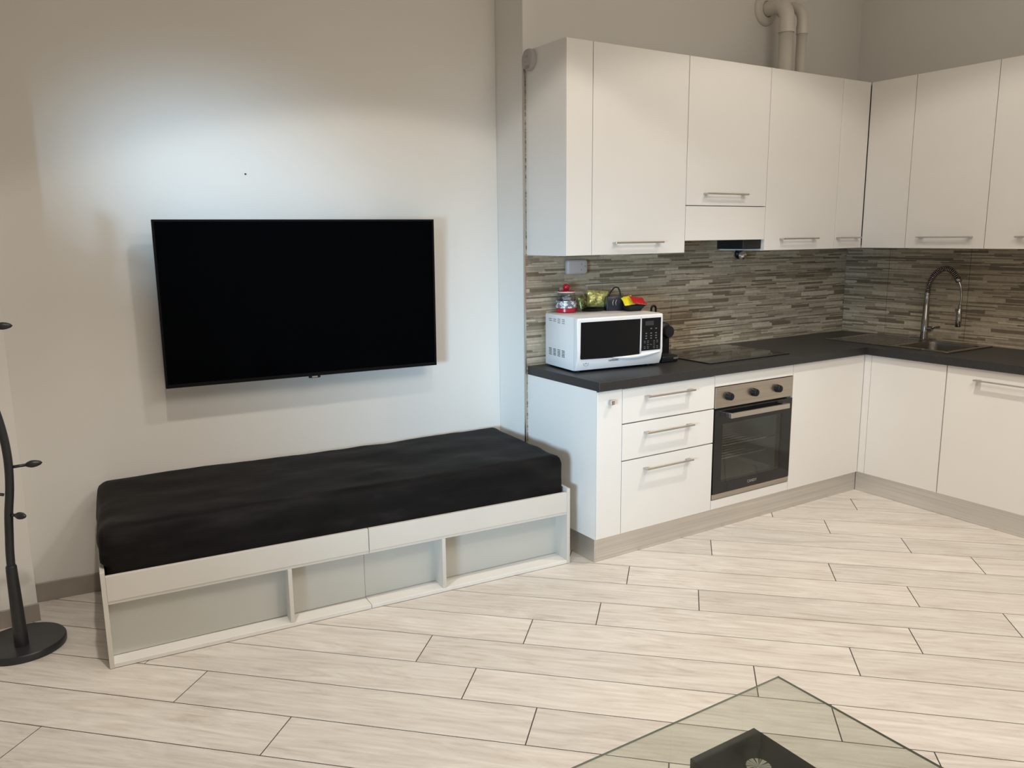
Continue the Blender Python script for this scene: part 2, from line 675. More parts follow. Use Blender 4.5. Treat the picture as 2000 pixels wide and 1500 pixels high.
def clip(poly, rect):
    x0, x1, y0, y1 = rect

    def cut(p, f, inter):
        out = []
        for i in range(len(p)):
            a, b = p[i - 1], p[i]
            fa, fb = f(a), f(b)
            if fb:
                if not fa:
                    out.append(inter(a, b))
                out.append(b)
            elif fa:
                out.append(inter(a, b))
        return out

    def ix(x):
        return lambda a, b: (x, a[1] + (b[1] - a[1]) * (x - a[0]) / (b[0] - a[0]))

    def iy(y):
        return lambda a, b: (a[0] + (b[0] - a[0]) * (y - a[1]) / (b[1] - a[1]), y)
    for f, i in ((lambda p: p[0] >= x0, ix(x0)), (lambda p: p[0] <= x1, ix(x1)), (lambda p: p[1] >= y0, iy(y0)), (lambda p: p[1] <= y1, iy(y1))):
        poly = cut(poly, f, i)
        if len(poly) < 3:
            return []
    return poly


def floor_tiles():
    g = 0.0020
    rect = (XL, XR, YF, 0.46)
    full = None
    for k in range(-30, 24):
        u0 = ROW_U.get(k)
        if u0 is None:
            u0 = random.uniform(0, TL)
        for j in range(-8, 9):
            a, b = u0 + j * TL, u0 + (j + 1) * TL
            n0, n1 = TO + k * TW, TO + (k + 1) * TW
            cu, cn = (a + b) / 2, (n0 + n1) / 2
            c = TU * cu + TN * cn
            if c.x < XL - 1 or c.x > XR + 1 or c.y < YF - 1 or c.y > 1.5:
                continue
            hu, hn = TL / 2 - g, TW / 2 - g
            q = [TU * (cu + su * hu) + TN * (cn + sn * hn) for su, sn in ((-1, -1), (1, -1), (1, 1), (-1, 1))]
            cp = clip([(v.x, v.y) for v in q], rect)
            if not cp:
                continue
            whole = len(cp) == 4 and all(min((Vector(p) - v).length for v in q) < 1e-5 for p in cp)
            M = Matrix.Translation((c.x, c.y, 0)) @ Matrix.Rotation(TH, 4, 'Z')
            if whole and full is not None:
                o = full.copy()
                COL.objects.link(o)
            else:
                Mi = M.inverted()
                loc = [Mi @ Vector((x, y, 0)) for x, y in cp]
                loc = [(v.x, v.y) for v in loc]
                ded = []
                for p in loc:
                    if not ded or (Vector(p) - Vector(ded[-1])).length > 1e-4:
                        ded.append(p)
                if (Vector(ded[0]) - Vector(ded[-1])).length < 1e-4:
                    ded.pop()
                if len(ded) < 3:
                    continue
                ar = abs(sum(ded[i - 1][0] * ded[i][1] - ded[i][0] * ded[i - 1][1] for i in range(len(ded)))) / 2
                if ar < 4e-4:
                    continue
                o = obj('floor_tile', prism(bmesh.new(), ded, -0.0012, 0.0), PLANK)
                if whole:
                    full = o
            o.parent = fl
            o.matrix_local = M
            o.location.z = random.uniform(-0.0001, 0.0)


floor_tiles()

wk = struct('wall_back', bx(-0.011, XR + 0.2, 0.0, 0.60, 0, CEIL_Z), PLASTER)
bm = bmesh.new()
prism(bm, [(-2.30, alcove_y(-2.30)), (-0.012, alcove_y(-0.012)), (-0.012, 0.62), (-2.30, 0.62)], 0, CEIL_Z)
wa = struct('wall_alcove', bm, PLASTER)
struct('wall_left', bx(XL - 0.15, -2.25, 0.255, 0.62, 0, CEIL_Z), PLASTER)
wr = struct('wall_right', bx(XR, XR + 0.2, YF, 0.0, 0, CEIL_Z), PLASTER)
struct('wall_front', bx(XL, XR + 0.2, YF - 0.15, YF, 0, CEIL_Z), PLASTER)
# side wall left of the camera
bm = bmesh.new()
box(bm, XL - 0.15, XL, YF, 0.255, 0, CEIL_Z)
struct('wall_side', bm, PLASTER)
struct('ceiling', bx(XL - 0.15, XR + 0.2, YF - 0.15, 0.62, CEIL_Z, CEIL_Z + 0.1), CEIL)

# skirtings
bm = bmesh.new()
prism(bm, [(-2.25, alcove_y(-2.25) - 0.012), (-0.012, alcove_y(-0.012) - 0.012), (-0.012, alcove_y(-0.012)), (-2.25, alcove_y(-2.25))], 0, 0.083, 0.001)
struct('baseboard_alcove', bm, SKIRT)
struct('baseboard_left', bx(XL, -2.245, 0.243, 0.255, 0, 0.074, bev=0.001), SKIRT)
struct('trim_1', bx(-0.0165, -0.0095, -0.012, 0.0, 0.0, 2.345), SATIN)     # metal edge strip of the tiling

# backsplash tiles, real tiles with joints
TT = 0.009


def tile_wall():
    g = 0.0012
    rows = [z for z in [-0.12 + 0.25 * i for i in range(0, 11)]]
    cols = [(-0.0095, 0.487), (0.487, 0.986), (0.986, 1.494), (1.494, 1.999), (1.999, 2.497), (2.497, XR)]
    for i, (a, b) in enumerate(cols):
        for z in rows:
            z0, z1 = max(z, 0.0), min(z + 0.25, 2.34 if i == 0 else 1.62)
            if i > 0 and z1 < 0.80:
                continue
            if z1 - z0 < 0.02:
                continue
            if i > 0:
                z0 = max(z0, 0.80)
            obj('backsplash_tile', bx(a + g, b - g, -TT, 0.0, z0 + 0.0003, z1 - 0.0003, bev=0.0006), STRIP_X, wk)
    ys = [(-TT, -0.322), (-0.322, -0.834), (-0.834, -1.335), (-1.335, -1.70)]
    for a, b in ys:
        for z in rows:
            z0, z1 = max(z, 0.80), min(z + 0.25, 1.62)
            if z1 - z0 < 0.02:
                continue
            obj('backsplash_tile', bx(XR - TT, XR, b + g, a - g, z0 + 0.0003, z1 - 0.0003, bev=0.0006), STRIP_Y, wr)


tile_wall()

# ---------------------------------------------------------------- kitchen
BK = -0.0095                                 # cabinet backs stand against the tiles
DT = 0.019                                   # door thickness
G = 0.0018                                   # half gap between fronts


def carcase(bm, w, d, z0, z1, top=True, t=0.016, inset=0.0):
    """hollow cabinet body in local coordinates: x 0..w, y -d..BK"""
    box(bm, 0, t, -d, BK, z0, z1)
    box(bm, w - t, w, -d, BK, z0, z1)
    box(bm, t, w - t, -d, BK, z0, z0 + t)
    box(bm, t, w - t, BK - 0.006, BK, z0 + t, z1)
    if top:
        box(bm, t, w - t, -d, BK - 0.006, z1 - t, z1)
    return bm


def front(name, parent, x0, x1, yf, z0, z1):
    return obj(name, bx(x0 + G, x1 - G, yf, yf + DT, z0 + G * 0.6, z1 - G * 0.6, bev=0.0011), LACQ, parent)


def bar_handle(parent, xc, yf, z, ln=0.31):
    """slim bar on two square posts, as on every door here"""
    bm = bmesh.new()
    box(bm, xc - ln / 2, xc + ln / 2, yf - 0.034, yf - 0.025, z - 0.004, z + 0.004, bev=0.001)
    for s in (-1, 1):
        xx = xc + s * (ln / 2 - 0.016)
        box(bm, xx - 0.014, xx + 0.014, yf - 0.026, yf, z - 0.0035, z + 0.0035, bev=0.001)
    return obj('handle', bm, SATIN, parent)


# ---- upper cabinets on the back wall
UX = [0.0, 0.1525, 0.7555, 1.3562, 1.9684, 2.2275]
GU = 'white upper kitchen cabinets'
u = thing('upper_cabinet', 'narrow white upper cabinet without a handle at the free end of the run', 'cabinet', (0, 0, 0), 0, GU)
obj('body', carcase(bmesh.new(), UX[1] - 0.0005, D2 - DT - 0.001, ZL, ZU), CARC, u)
obj('side_panel', bx(-0.0012, 0.0, -D2 + 0.002, BK, ZL, ZU), LACQ, u)
front('door', u, 0.0, UX[1], -D2, ZL, ZU)

u = thing('upper_cabinet', 'white upper cabinet with one tall door above the microwave', 'cabinet', (UX[1], 0, 0), 0, GU)
obj('body', carcase(bmesh.new(), UX[2] - UX[1] - 0.0005, D2 - DT - 0.001, ZL, ZU), CARC, u)
d = front('door', u, 0, UX[2] - UX[1], -D2, ZL, ZU)
bar_handle(d, 0.43 - UX[1], -D2, 1.499)

u = thing('upper_cabinet', 'shorter white upper cabinet with a flap door above the extractor hood', 'cabinet', (UX[2], 0, 0), 0, GU)
obj('body', carcase(bmesh.new(), UX[3] - UX[2] - 0.0005, D2 - DT - 0.001, 1.681, ZU), CARC, u)
d = front('door', u, 0, UX[3] - UX[2], -D2, 1.681, ZU)
bar_handle(d, 1.030 - UX[2], -D2, 1.741)

u = thing('extractor_hood', 'built-in extractor hood with white front panel and black filter box', 'hood', (UX[2], 0, 1.50), 0)
hw = UX[3] - UX[2]
obj('front_panel', bx(G, hw - G, -D2, -D2 + DT, 0.003, 0.178, bev=0.0011), LACQ, u)
obj('side_panel', bx(0.001, 0.015, -D2 + DT, BK, 0.01, 0.176), CARC, u)
obj('side_panel', bx(hw - 0.015, hw - 0.001, -D2 + DT, BK, 0.01, 0.176), CARC, u)
obj('filter_box', bx(0.455, hw - 0.002, -0.318, -0.125, -0.048, 0.055, bev=0.003), BLACKM, u)
bm = bx(0.016, hw - 0.016, -D2 + DT, BK - 0.002, 0.06, 0.075)
for i in range(7):
    box(bm, 0.05 + i * 0.04, 0.07 + i * 0.04, -0.30, -0.06, 0.056, 0.06)
obj('filter_grille', bm, SATIN, u)

u = thing('upper_cabinet', 'white upper cabinet with one tall door below the two wall pipes', 'cabinet', (UX[3], 0, 0), 0, GU)
obj('body', carcase(bmesh.new(), UX[4] - UX[3] - 0.0005, D2 - DT - 0.001, ZL, ZU, top=False), CARC, u)
d = front('door', u, 0, UX[4] - UX[3], -D2, ZL, ZU)
bar_handle(d, 1.633 - UX[3], -D2, 1.505)

# L-shaped corner unit with a door on each leg
u = thing('upper_cabinet', 'L-shaped white corner upper cabinet with two narrow doors meeting in the inner corner', 'cabinet', (UX[4], 0, 0), 0, GU)
XUC = UX[5]
wl = XR - UX[4]
dd = D2 - DT - 0.001
bm = bmesh.new()
t_ = 0.016
box(bm, 0, t_, -dd, BK, ZL, ZU)
for zz in (ZL, ZU - t_):
    box(bm, t_, wl - 0.011, -dd, BK, zz, zz + t_)
    box(bm, XUC - UX[4] + DT + 0.001, wl - 0.011, -0.6205, -dd, zz, zz + t_)
box(bm, t_, wl - 0.011, BK - 0.006, BK, ZL + t_, ZU - t_)
box(bm, wl - 0.017, wl - 0.011, -0.6205, BK - 0.006, ZL + t_, ZU - t_)
box(bm, XUC - UX[4] + DT + 0.001, wl - 0.017, -0.6205, -0.6045, ZL + t_, ZU - t_)
obj('body', bm, CARC, u)
d = front('door', u, 0, XUC - UX[4] - 0.001, -D2, ZL, ZU)
bar_handle(d, 2.083 - UX[4], -D2, 1.505, 0.205)
obj('door', bx(XUC - UX[4], XUC - UX[4] + DT, -0.621 + G, -D2 - 0.0035, ZL + 0.001, ZU - 0.001, bev=0.0011), LACQ, u)

# ---- upper cabinets on the right wall
R90 = -PI / 2


def right_upper(y0, y1, label, hc):
    u = thing('upper_cabinet', label, 'cabinet', (XR, y0, 0), R90, GU)
    w = y0 - y1
    obj('body', carcase(bmesh.new(), w - 0.0005, D2 - DT - 0.001, ZL, ZU), CARC, u)
    d = front('door', u, 0, w, -D2, ZL, ZU)
    bar_handle(d, hc, -D2, 1.505)
    return u


right_upper(-0.621, -1.0712, 'white upper cabinet with one wide door above the sink and tap', 0.236)
right_upper(-1.0712, -1.671, 'white upper cabinet cut off by the picture edge, beyond the one above the sink', 0.32)

# ---- base units
BX = [0.0, 0.1514, 0.7561, 1.3561]
GB = 'white base kitchen units'
DB = D1 - DT - 0.001
u = thing('base_cabinet', 'narrow white pull-out base unit with a small square knob at the free end', 'cabinet', (0, 0, ZP), 0, GB)
obj('body', carcase(bmesh.new(), BX[1] - 0.0005, DB, 0, ZC - ZP), CARC, u)
obj('side_panel', bx(-0.0012, 0.0, -D1 + 0.003, BK, 0, ZC - ZP), LACQ, u)
d = front('door', u, 0, BX[1], -D1, 0, ZC - ZP - 0.004)
bm = bx(0.064, 0.086, -D1 - 0.024, -D1 - 0.004, 0.779 - ZP - 0.011, 0.779 - ZP + 0.011, bev=0.0015)
box(bm, 0.070, 0.080, -D1 - 0.006, -D1, 0.779 - ZP - 0.005, 0.779 - ZP + 0.005)
obj('knob', bm, SATIN, d)

u = thing('base_cabinet', 'white base unit with three drawers and three bar handles beside the oven', 'cabinet', (BX[1], 0, ZP), 0, GB)
w = BX[2] - BX[1]
obj('body', carcase(bmesh.new(), w - 0.0005, DB, 0, ZC - ZP), CARC, u)
zs = [0.0, 0.482 - ZP, 0.662 - ZP, ZC - ZP - 0.004]
for i, hz in enumerate((0.428, 0.607, 0.783)):
    dr = obj('drawer', bx(G, w - G, -D1, -D1 + DT, zs[i] + (0.0030 if i else 0.001), zs[i + 1] - 0.0030, bev=0.0011), LACQ, u)
    bar_handle(dr, 0.438 - BX[1], -D1, hz - ZP)

# oven housing and oven
u = thing('oven_housing', 'white housing unit with a top rail and bottom panel around the built-in oven', 'cabinet', (BX[2], 0, ZP), 0)
w = BX[3] - BX[2]
bm = bmesh.new()
box(bm, 0, 0.016, -DB, BK, 0, ZC - ZP)
box(bm, w - 0.0165, w - 0.0005, -DB, BK, 0, ZC - ZP)
box(bm, 0.016, w - 0.0165, -DB, BK, 0.0, 0.016)
box(bm, 0.016, w - 0.0165, -DB, BK, 0.036, 0.052)
obj('body', bm, CARC, u)
front('top_rail', u, 0, w, -D1, 0.773 - ZP, ZC - ZP - 0.004)
front('bottom_panel', u, 0, w, -D1, 0, 0.173 - ZP)

OZ = 0.1755
ov = thing('built_in_oven', 'built-in steel and black glass oven with three knobs under the hob', 'oven', (BX[2], 0, OZ), 0)
ow0, ow1 = 0.0035, w - 0.0035
oz = lambda z: z - OZ
bm = bmesh.new()
# hollow muffle
box(bm, 0.020, 0.050, -0.545, -0.06, 0.002, oz(0.765))
box(bm, w - 0.050, w - 0.020, -0.545, -0.06, 0.002, oz(0.765))
box(bm, 0.050, w - 0.050, -0.545, -0.06, 0.002, 0.055)
box(bm, 0.050, w - 0.050, -0.545, -0.06, oz(0.62), oz(0.765))
box(bm, 0.050, w - 0.050, -0.075, -0.06, 0.055, oz(0.62))
obj('muffle', bm, INNER, ov)
obj('control_panel', bx(ow0, ow1, -D1 - 0.003, -0.548, oz(0.660), oz(0.7705), bev=0.002), OVENST, ov)
obj('bottom_strip', bx(ow0, ow1, -D1 - 0.003, -0.548, oz(0.1765), oz(0.205), bev=0.002), OVENST, ov)
# door: black frame round a see-through pane
bm = bmesh.new()
dz0, dz1 = oz(0.2065), oz(0.6515)
wx0, wx1, wz0, wz1 = 0.062, w - 0.085, oz(0.262), oz(0.575)
dy0, dy1 = -D1 - 0.004, -0.550
box(bm, ow0, wx0, dy0, dy1, dz0, dz1)
box(bm, wx1, ow1, dy0, dy1, dz0, dz1)
box(bm, wx0, wx1, dy0, dy1, dz0, wz0)
box(bm, wx0, wx1, dy0, dy1, wz1, dz1)
od = obj('oven_door', bm, OVGLASS, ov)
obj('pane', bx(wx0, wx1, dy0 + 0.0005, dy0 + 0.004, wz0, wz1), OGLASS, od)
bm = bx(0.078, w - 0.072, dy0 - 0.042, dy0 - 0.030, oz(0.6085), oz(0.635), bev=0.0015)
for xx in (0.078, w - 0.090):
    box(bm, xx, xx + 0.018, dy0 - 0.031, dy0, oz(0.6105), oz(0.633), bev=0.001)
obj('door_handle', bm, SATIN, od)
text_mesh('lettering', 'CANDY', 0.021, SATIN, od, (0.300, dy0 - 0.0004, oz(0.233)), (PI / 2, 0, 0))
# racks inside
bm = bmesh.new()
for zz in (0.37, 0.44):
    for k in range(13):
        yy = -0.53 + k * 0.036
        tube(bm, [(0.052, yy, oz(zz)), (w - 0.052, yy, oz(zz))], 0.0022 if k else 0.004, 6)
obj('oven_rack', bm, CHROME, ov)
for kx in (0.852, 1.040, 1.224):
    bm = bmesh.new()
    lathe(bm, [(0, 0.0), (0.022, 0.0), (0.021, 0.006), (0.019, 0.022), (0.0165, 0.026), (0, 0.026)], 28,
          (kx - BX[2], -D1 - 0.003, oz(0.717)), Matrix.Rotation(PI / 2, 4, 'X'))
    box(bm, kx - BX[2] - 0.003, kx - BX[2] + 0.003, -D1 - 0.031, -D1 - 0.028, oz(0.717) - 0.017, oz(0.717) + 0.017, bev=0.0008)
    auto_smooth(obj('knob', bm, BLACKP, ov))
bm = bmesh.new()
for kx in (0.852, 1.040, 1.224):
    for k in range(9):
        a = math.radians(-120 + k * 30)
        xx, zz = kx - BX[2] + 0.031 * math.sin(a), oz(0.717) + 0.031 * math.cos(a)
        box(bm, xx - 0.0012, xx + 0.0012, -D1 - 0.0034, -D1 - 0.0029, zz - 0.0012, zz + 0.0012)
obj('dial_marking', bm, GREYMK, ov, kind='stuff')

# L-shaped corner base unit (the sink bowl hangs inside it)
u = thing('base_cabinet', 'L-shaped white corner base unit with two plain doors under the sink', 'cabinet', (BX[3], 0, ZP), 0, GB)
wl = XR - 0.0115 - BX[3]
xc = XC - BX[3]
HB = ZC - ZP
YB = -1.0665
bm = bmesh.new()
box(bm, 0, t_, -DB, BK, 0, HB)
box(bm, t_, wl, -DB, BK, 0, t_)
box(bm, xc + DT + 0.001, wl, YB + 0.001, -DB, 0, t_)
box(bm, t_, wl, BK - 0.006, BK, t_, HB)
box(bm, wl - 0.006, wl, YB + 0.001, BK - 0.006, t_, HB)
box(bm, xc + DT + 0.001, wl - 0.006, YB + 0.001, YB + 0.017, t_, HB)
obj('body', bm, CARC, u)
front('door', u, 0, xc, -D1, 0, HB - 0.004)
obj('corner_filler', bx(xc, xc + DT, -0.622, -D1 + 0.001, 0.001, HB - 0.004, bev=0.001), LACQ, u)
obj('door', bx(xc, xc + DT, YB + 0.0028, -0.6245, 0.001, HB - 0.004, bev=0.0011), LACQ, u)

# integrated dishwasher at the end of the right run
u = thing('dishwasher', 'white fronted built-in dishwasher with a long bar handle, cut off by the picture edge', 'dishwasher', (XR, YB, ZP), R90)
obj('body', bx(0.003, 0.597, -DB, BK - 0.01, 0.0, HB - 0.006), CARC, u)
d = obj('door', bx(0.0028, 0.6 - G, -D1 - 0.0005, -D1 + DT, 0.001, HB - 0.004, bev=0.0011), LACQ, u)
bar_handle(d, 0.31, -D1, 0.777 - ZP, 0.31)

# plinth
pl = thing('kitchen_plinth', 'brushed steel plinth strip along the foot of the white base units', 'plinth', (0, 0, 0))
RC = 0.026
obj('plinth_panel', bx(0.026, XC + RC, -D1 + RC, -D1 + RC + 0.013, 0.0005, ZP - 0.0006, bev=0.0008), PLINTH, pl)
obj('plinth_panel', bx(0.013, 0.026, -D1 + RC, BK - 0.001, 0.0005, ZP - 0.0006, bev=0.0008), PLINTH, pl)
PLINTH_Y = steel('brushed_plinth_side', (0.74, 0.715, 0.68), 0.5, 1)
obj('plinth_panel', bx(XC + RC, XC + RC + 0.013, -1.666, -D1 + RC - 0.0015, 0.0005, ZP - 0.0006, bev=0.0008), PLINTH_Y, pl)

# worktop with the cut-out for the sink bowl
OVH = 0.020
yw, xw = -D1 - OVH, XC - OVH
HX0, HX1, HY0, HY1 = 2.118, 2.462, -0.985, -0.690        # cut-out
bm = bmesh.new()
z0, z1 = ZC + 0.0004, ZT


def lbox(a):
    box(bm, *a, z0, z1)


prism(bm, [(-0.002, yw), (xw, yw), (xw, BK), (-0.002, BK)], z0, z1, 0.0012)
t = XR - TT - 0.0005
lbox((xw, t, HY1, BK))
lbox((xw, HX0, -1.668, HY1))
lbox((HX1, t, -1.668, HY1))
lbox((HX0, HX1, -1.668, HY0))
wt = obj('worktop', bm, WORK)
tag(wt, 'L-shaped charcoal worktop over the white base units', 'worktop')

# ceramic hob
hb = thing('ceramic_hob', 'flat black glass hob set into the worktop above the oven', 'hob', (0, 0, ZT), 0)
obj('hob_plate', bx(0.783, 1.396, -0.515, -0.05, 0.0002, 0.0055, bev=0.0012), HOBG, hb)
for cx, cy, r in ((0.93, -0.40, 0.072), (1.25, -0.40, 0.09), (0.93, -0.17, 0.09), (1.25, -0.17, 0.072)):
    bm = bmesh.new()
    n = 40
    ro = [bm.verts.new((cx + r * math.cos(2 * PI * k / n), cy + r * math.sin(2 * PI * k / n), 0.0057)) for k in range(n)]
    ri = [bm.verts.new((cx + (r - 0.002) * math.cos(2 * PI * k / n), cy + (r - 0.002) * math.sin(2 * PI * k / n), 0.0057)) for k in range(n)]
    for k in range(n):
        bm.faces.new((ro[k], ro[(k + 1) % n], ri[(k + 1) % n], ri[k]))
    obj('cooking_zone_ring', bm, GREYMK, hb)

# sink
sk = thing('sink', 'stainless steel inset sink with a square bowl and a drainer', 'sink', (0, 0, ZT), 0)
SX0, SX1, SY0, SY1 = 2.080, 2.535, -1.015, -0.233
bm = bmesh.new()
h = 0.0075
box(bm, SX0, SX1, SY0, HY0 + 0.002, 0.0002, h, bev=0.0012)
box(bm, SX0, HX0 + 0.002, HY0 + 0.002, HY1 - 0.002, 0.0002, h)
box(bm, HX1 - 0.002, SX1, HY0 + 0.002, HY1 - 0.002, 0.0002, h)
box(bm, SX0, SX1, HY1 - 0.002, HY1 + 0.012, 0.0002, h)
box(bm, SX0, SX0 + 0.012, HY1 + 0.012, SY1, 0.0002, h, bev=0.001)
box(bm, SX1 - 0.012, SX1, HY1 + 0.012, SY1, 0.0002, h, bev=0.001)
obj('rim', bm, SINKST, sk)
bm = bx(SX0 + 0.012, SX1 - 0.012, HY1 + 0.012, SY1 - 0.002, 0.0002, 0.0025)
for i in range(9):
    xx = SX0 + 0.06 + i * 0.04
    box(bm, xx, xx + 0.014, HY1 + 0.06, SY1 - 0.04, 0.0023, 0.0038, bev=0.0006)
obj('drainer', bm, SINKST, sk)
# bowl: rounded open tub
bm = bmesh.new()


def rrect(x0, x1, y0, y1, r, z, n=6):
    out = []
    for cx, cy, a0 in ((x1 - r, y1 - r, 0), (x0 + r, y1 - r, 90), (x0 + r, y0 + r, 180), (x1 - r, y0 + r, 270)):
        for k in range(n + 1):
            a = math.radians(a0 + 90 * k / n)
            out.append((cx + r * math.cos(a), cy + r * math.sin(a), z))
    return out


rings = []
for ins, zz in ((0.0025, 0.0065), (0.005, -0.01), (0.010, -0.13), (0.022, -0.150), (0.05, -0.156)):
    rings.append([bm.verts.new(p) for p in rrect(HX0 + ins, HX1 - ins, HY0 + ins, HY1 - ins, 0.045, zz)])
for a, b in zip(rings, rings[1:]):
    for k in range(len(a)):
        bm.faces.new((a[k], a[(k + 1) % len(a)], b[(k + 1) % len(a)], b[k]))
bm.faces.new(rings[-1])
auto_smooth(obj('bowl', bm, BOWLM, sk), 50)
bm = bmesh.new()
lathe(bm, [(0, -0.1545), (0.04, -0.1545), (0.042, -0.1535), (0.036, -0.1525), (0, -0.1535)], 28, ((HX0 + HX1) / 2, (HY0 + HY1) / 2, 0))
obj('drain', bm, CHROME, sk, smooth=True)

# spring tap
TX, TY = 2.470, -0.640
tp = thing('kitchen_tap', 'tall chrome kitchen tap with a coiled spring arch over the sink', 'tap', (TX, TY, ZT + 0.0078), 0)
bm = bmesh.new()
lathe(bm, [(0, 0), (0.026, 0), (0.026, 0.006), (0.022, 0.010), (0.0205, 0.05), (0.0205, 0.135), (0.018, 0.14), (0.0175, 0.20), (0.015, 0.205), (0.0145, 0.268), (0.017, 0.270), (0.017, 0.288), (0, 0.288)], 28)
auto_smooth(obj('stem', bm, TAPM, tp))
path = spline([(0, 0, 0.280), (-0.002, -0.006, 0.335), (-0.006, -0.030, 0.386), (-0.010, -0.066, 0.420), (-0.014, -0.104, 0.434), (-0.018, -0.143, 0.425), (-0.021, -0.170, 0.401), (-0.023, -0.190, 0.374)], 12)
bm = bmesh.new()
tube(bm, path, 0.0085, 10)
obj('hose', bm, BLACKP, tp, smooth=True)
# helix round the hose
bm = bmesh.new()
L = [0.0]
for a, b in zip(path, path[1:]):
    L.append(L[-1] + (b - a).length)
turns = L[-1] / 0.0105
hel = []
N_ = int(turns * 10)
for i in range(N_ + 1):
    s = L[-1] * i / N_
    j = max(k for k in range(len(L)) if L[k] <= s + 1e-9)
    j = min(j, len(path) - 2)
    f = (s - L[j]) / (L[j + 1] - L[j])
    p = path[j].lerp(path[j + 1], f)
    T = (path[j + 1] - path[j]).normalized()
    B = Vector((1, 0, 0))
    B = (B - T * B.dot(T)).normalized()
    N2 = T.cross(B)
    a = 2 * PI * turns * i / N_
    hel.append(p + (B * math.cos(a) + N2 * math.sin(a)) * 0.0150)
tube(bm, hel, 0.0026, 5)
obj('spring', bm, TAPM, tp, smooth=True)
bm = bmesh.new()
tube(bm, spline([(-0.0235, -0.192, 0.372), (-0.025, -0.212, 0.325), (-0.026, -0.219, 0.275), (-0.026, -0.217, 0.225)], 6), 0.0065, 10)
obj('spray_tube', bm, TAPM, tp, smooth=True)
bm = bmesh.new()
tube(bm, [(-0.0235, -0.186, 0.380), (-0.0245, -0.198, 0.360)], 0.017, 14)
obj('hose_clip', bm, TAPM, tp, smooth=True)
bm = bmesh.new()
tube(bm, [(-0.026, -0.217, 0.228), (-0.026, -0.2165, 0.195), (-0.026, -0.216, 0.19), (-0.026, -0.2145, 0.105), (-0.026, -0.2145, 0.100)], [0.010, 0.011, 0.0145, 0.0165, 0.014], 16)
auto_smooth(obj('spray_head', bm, TAPM, tp))
bm = bmesh.new()
tube(bm, [(0, -0.018, 0.072), (0, -0.048, 0.072)], 0.0145, 16)
tube(bm, [(0, -0.040, 0.074), (-0.006, -0.066, 0.083), (-0.012, -0.098, 0.088)], [0.0075, 0.0065, 0.007], 10)
auto_smooth(obj('lever', bm, TAPM, tp))

# ---------------------------------------------------------------- small fixtures on the walls
dt = thing('smoke_detector', 'round white detector disc at the top of the cabinet end panel', 'detector', (-0.0012, -0.056, 2.357), 0)
bm = bmesh.new()
RX = Matrix.Rotation(-PI / 2, 4, 'Y')
lathe(bm, [(0, 0), (0.050, 0), (0.050, 0.012), (0.047, 0.022), (0.040, 0.026), (0, 0.026)], 40, (0, 0, 0), RX)
auto_smooth(obj('case', bm, ABS, dt))
bm = bmesh.new()
for yy, zz, r in ((-0.006, 0.012, 0.004), (0.010, 0.012, 0.0022), (0.012, -0.010, 0.002)):
    lathe(bm, [(0, 0.0258), (r, 0.0258), (r, 0.0266), (0, 0.0266)], 12, (0, yy, zz), RX)
for k in range(4):
    box(bm, -0.0266, -0.0258, -0.022, 0.016, -0.030 - k * 0.004, -0.0285 - k * 0.004)
obj('sensor_hole', bm, GREYMK, dt, kind='stuff')

sb = thing('gas_alarm', 'rounded grey-white plastic alarm box on the tiles under the cabinets', 'alarm', (0.294, -TT - 0.0003, 1.374), 0)
bm = bmesh.new()
box(bm, -0.066, 0.066, -0.034, 0, -0.038, 0.038, bev=0.014, seg=4)
auto_smooth(obj('case', bm, ABS, sb))
bm = bmesh.new()
for xx, zz in ((0.045, 0.004), (0.022, 0.016), (0.020, -0.014)):
    lathe(bm, [(0, 0), (0.0035, 0), (0.0035, 0.0008), (0, 0.0008)], 12, (xx, -0.0338, zz), Matrix.Rotation(PI / 2, 4, 'X'))
obj('indicator', bm, GREYMK, sb, kind='stuff')

gv = thing('valve', 'small chrome valve with black collar on the tiles below the extractor hood', 'valve', (1.515, -TT - 0.0002, 1.418), 0)
bm = bmesh.new()
lathe(bm, [(0, 0), (0.030, 0), (0.030, 0.004), (0.020, 0.012), (0.016, 0.02), (0, 0.02)], 28, (0, 0, 0), Matrix.Rotation(PI / 2, 4, 'X'))
auto_smooth(obj('rosette', bm, BLACKP, gv))
bm = bmesh.new()
lathe(bm, [(0, 0), (0.020, 0), (0.026, 0.010), (0.024, 0.026), (0.014, 0.036), (0, 0.038)], 24, (0, -0.020, -0.010), Matrix.Rotation(PI / 2, 4, 'X'))
auto_smooth(obj('knob', bm, CHROME, gv))
obj('collar', bx(-0.022, 0.012, -0.030, -0.004, 0.006, 0.023, bev=0.004), BLACKP, gv)


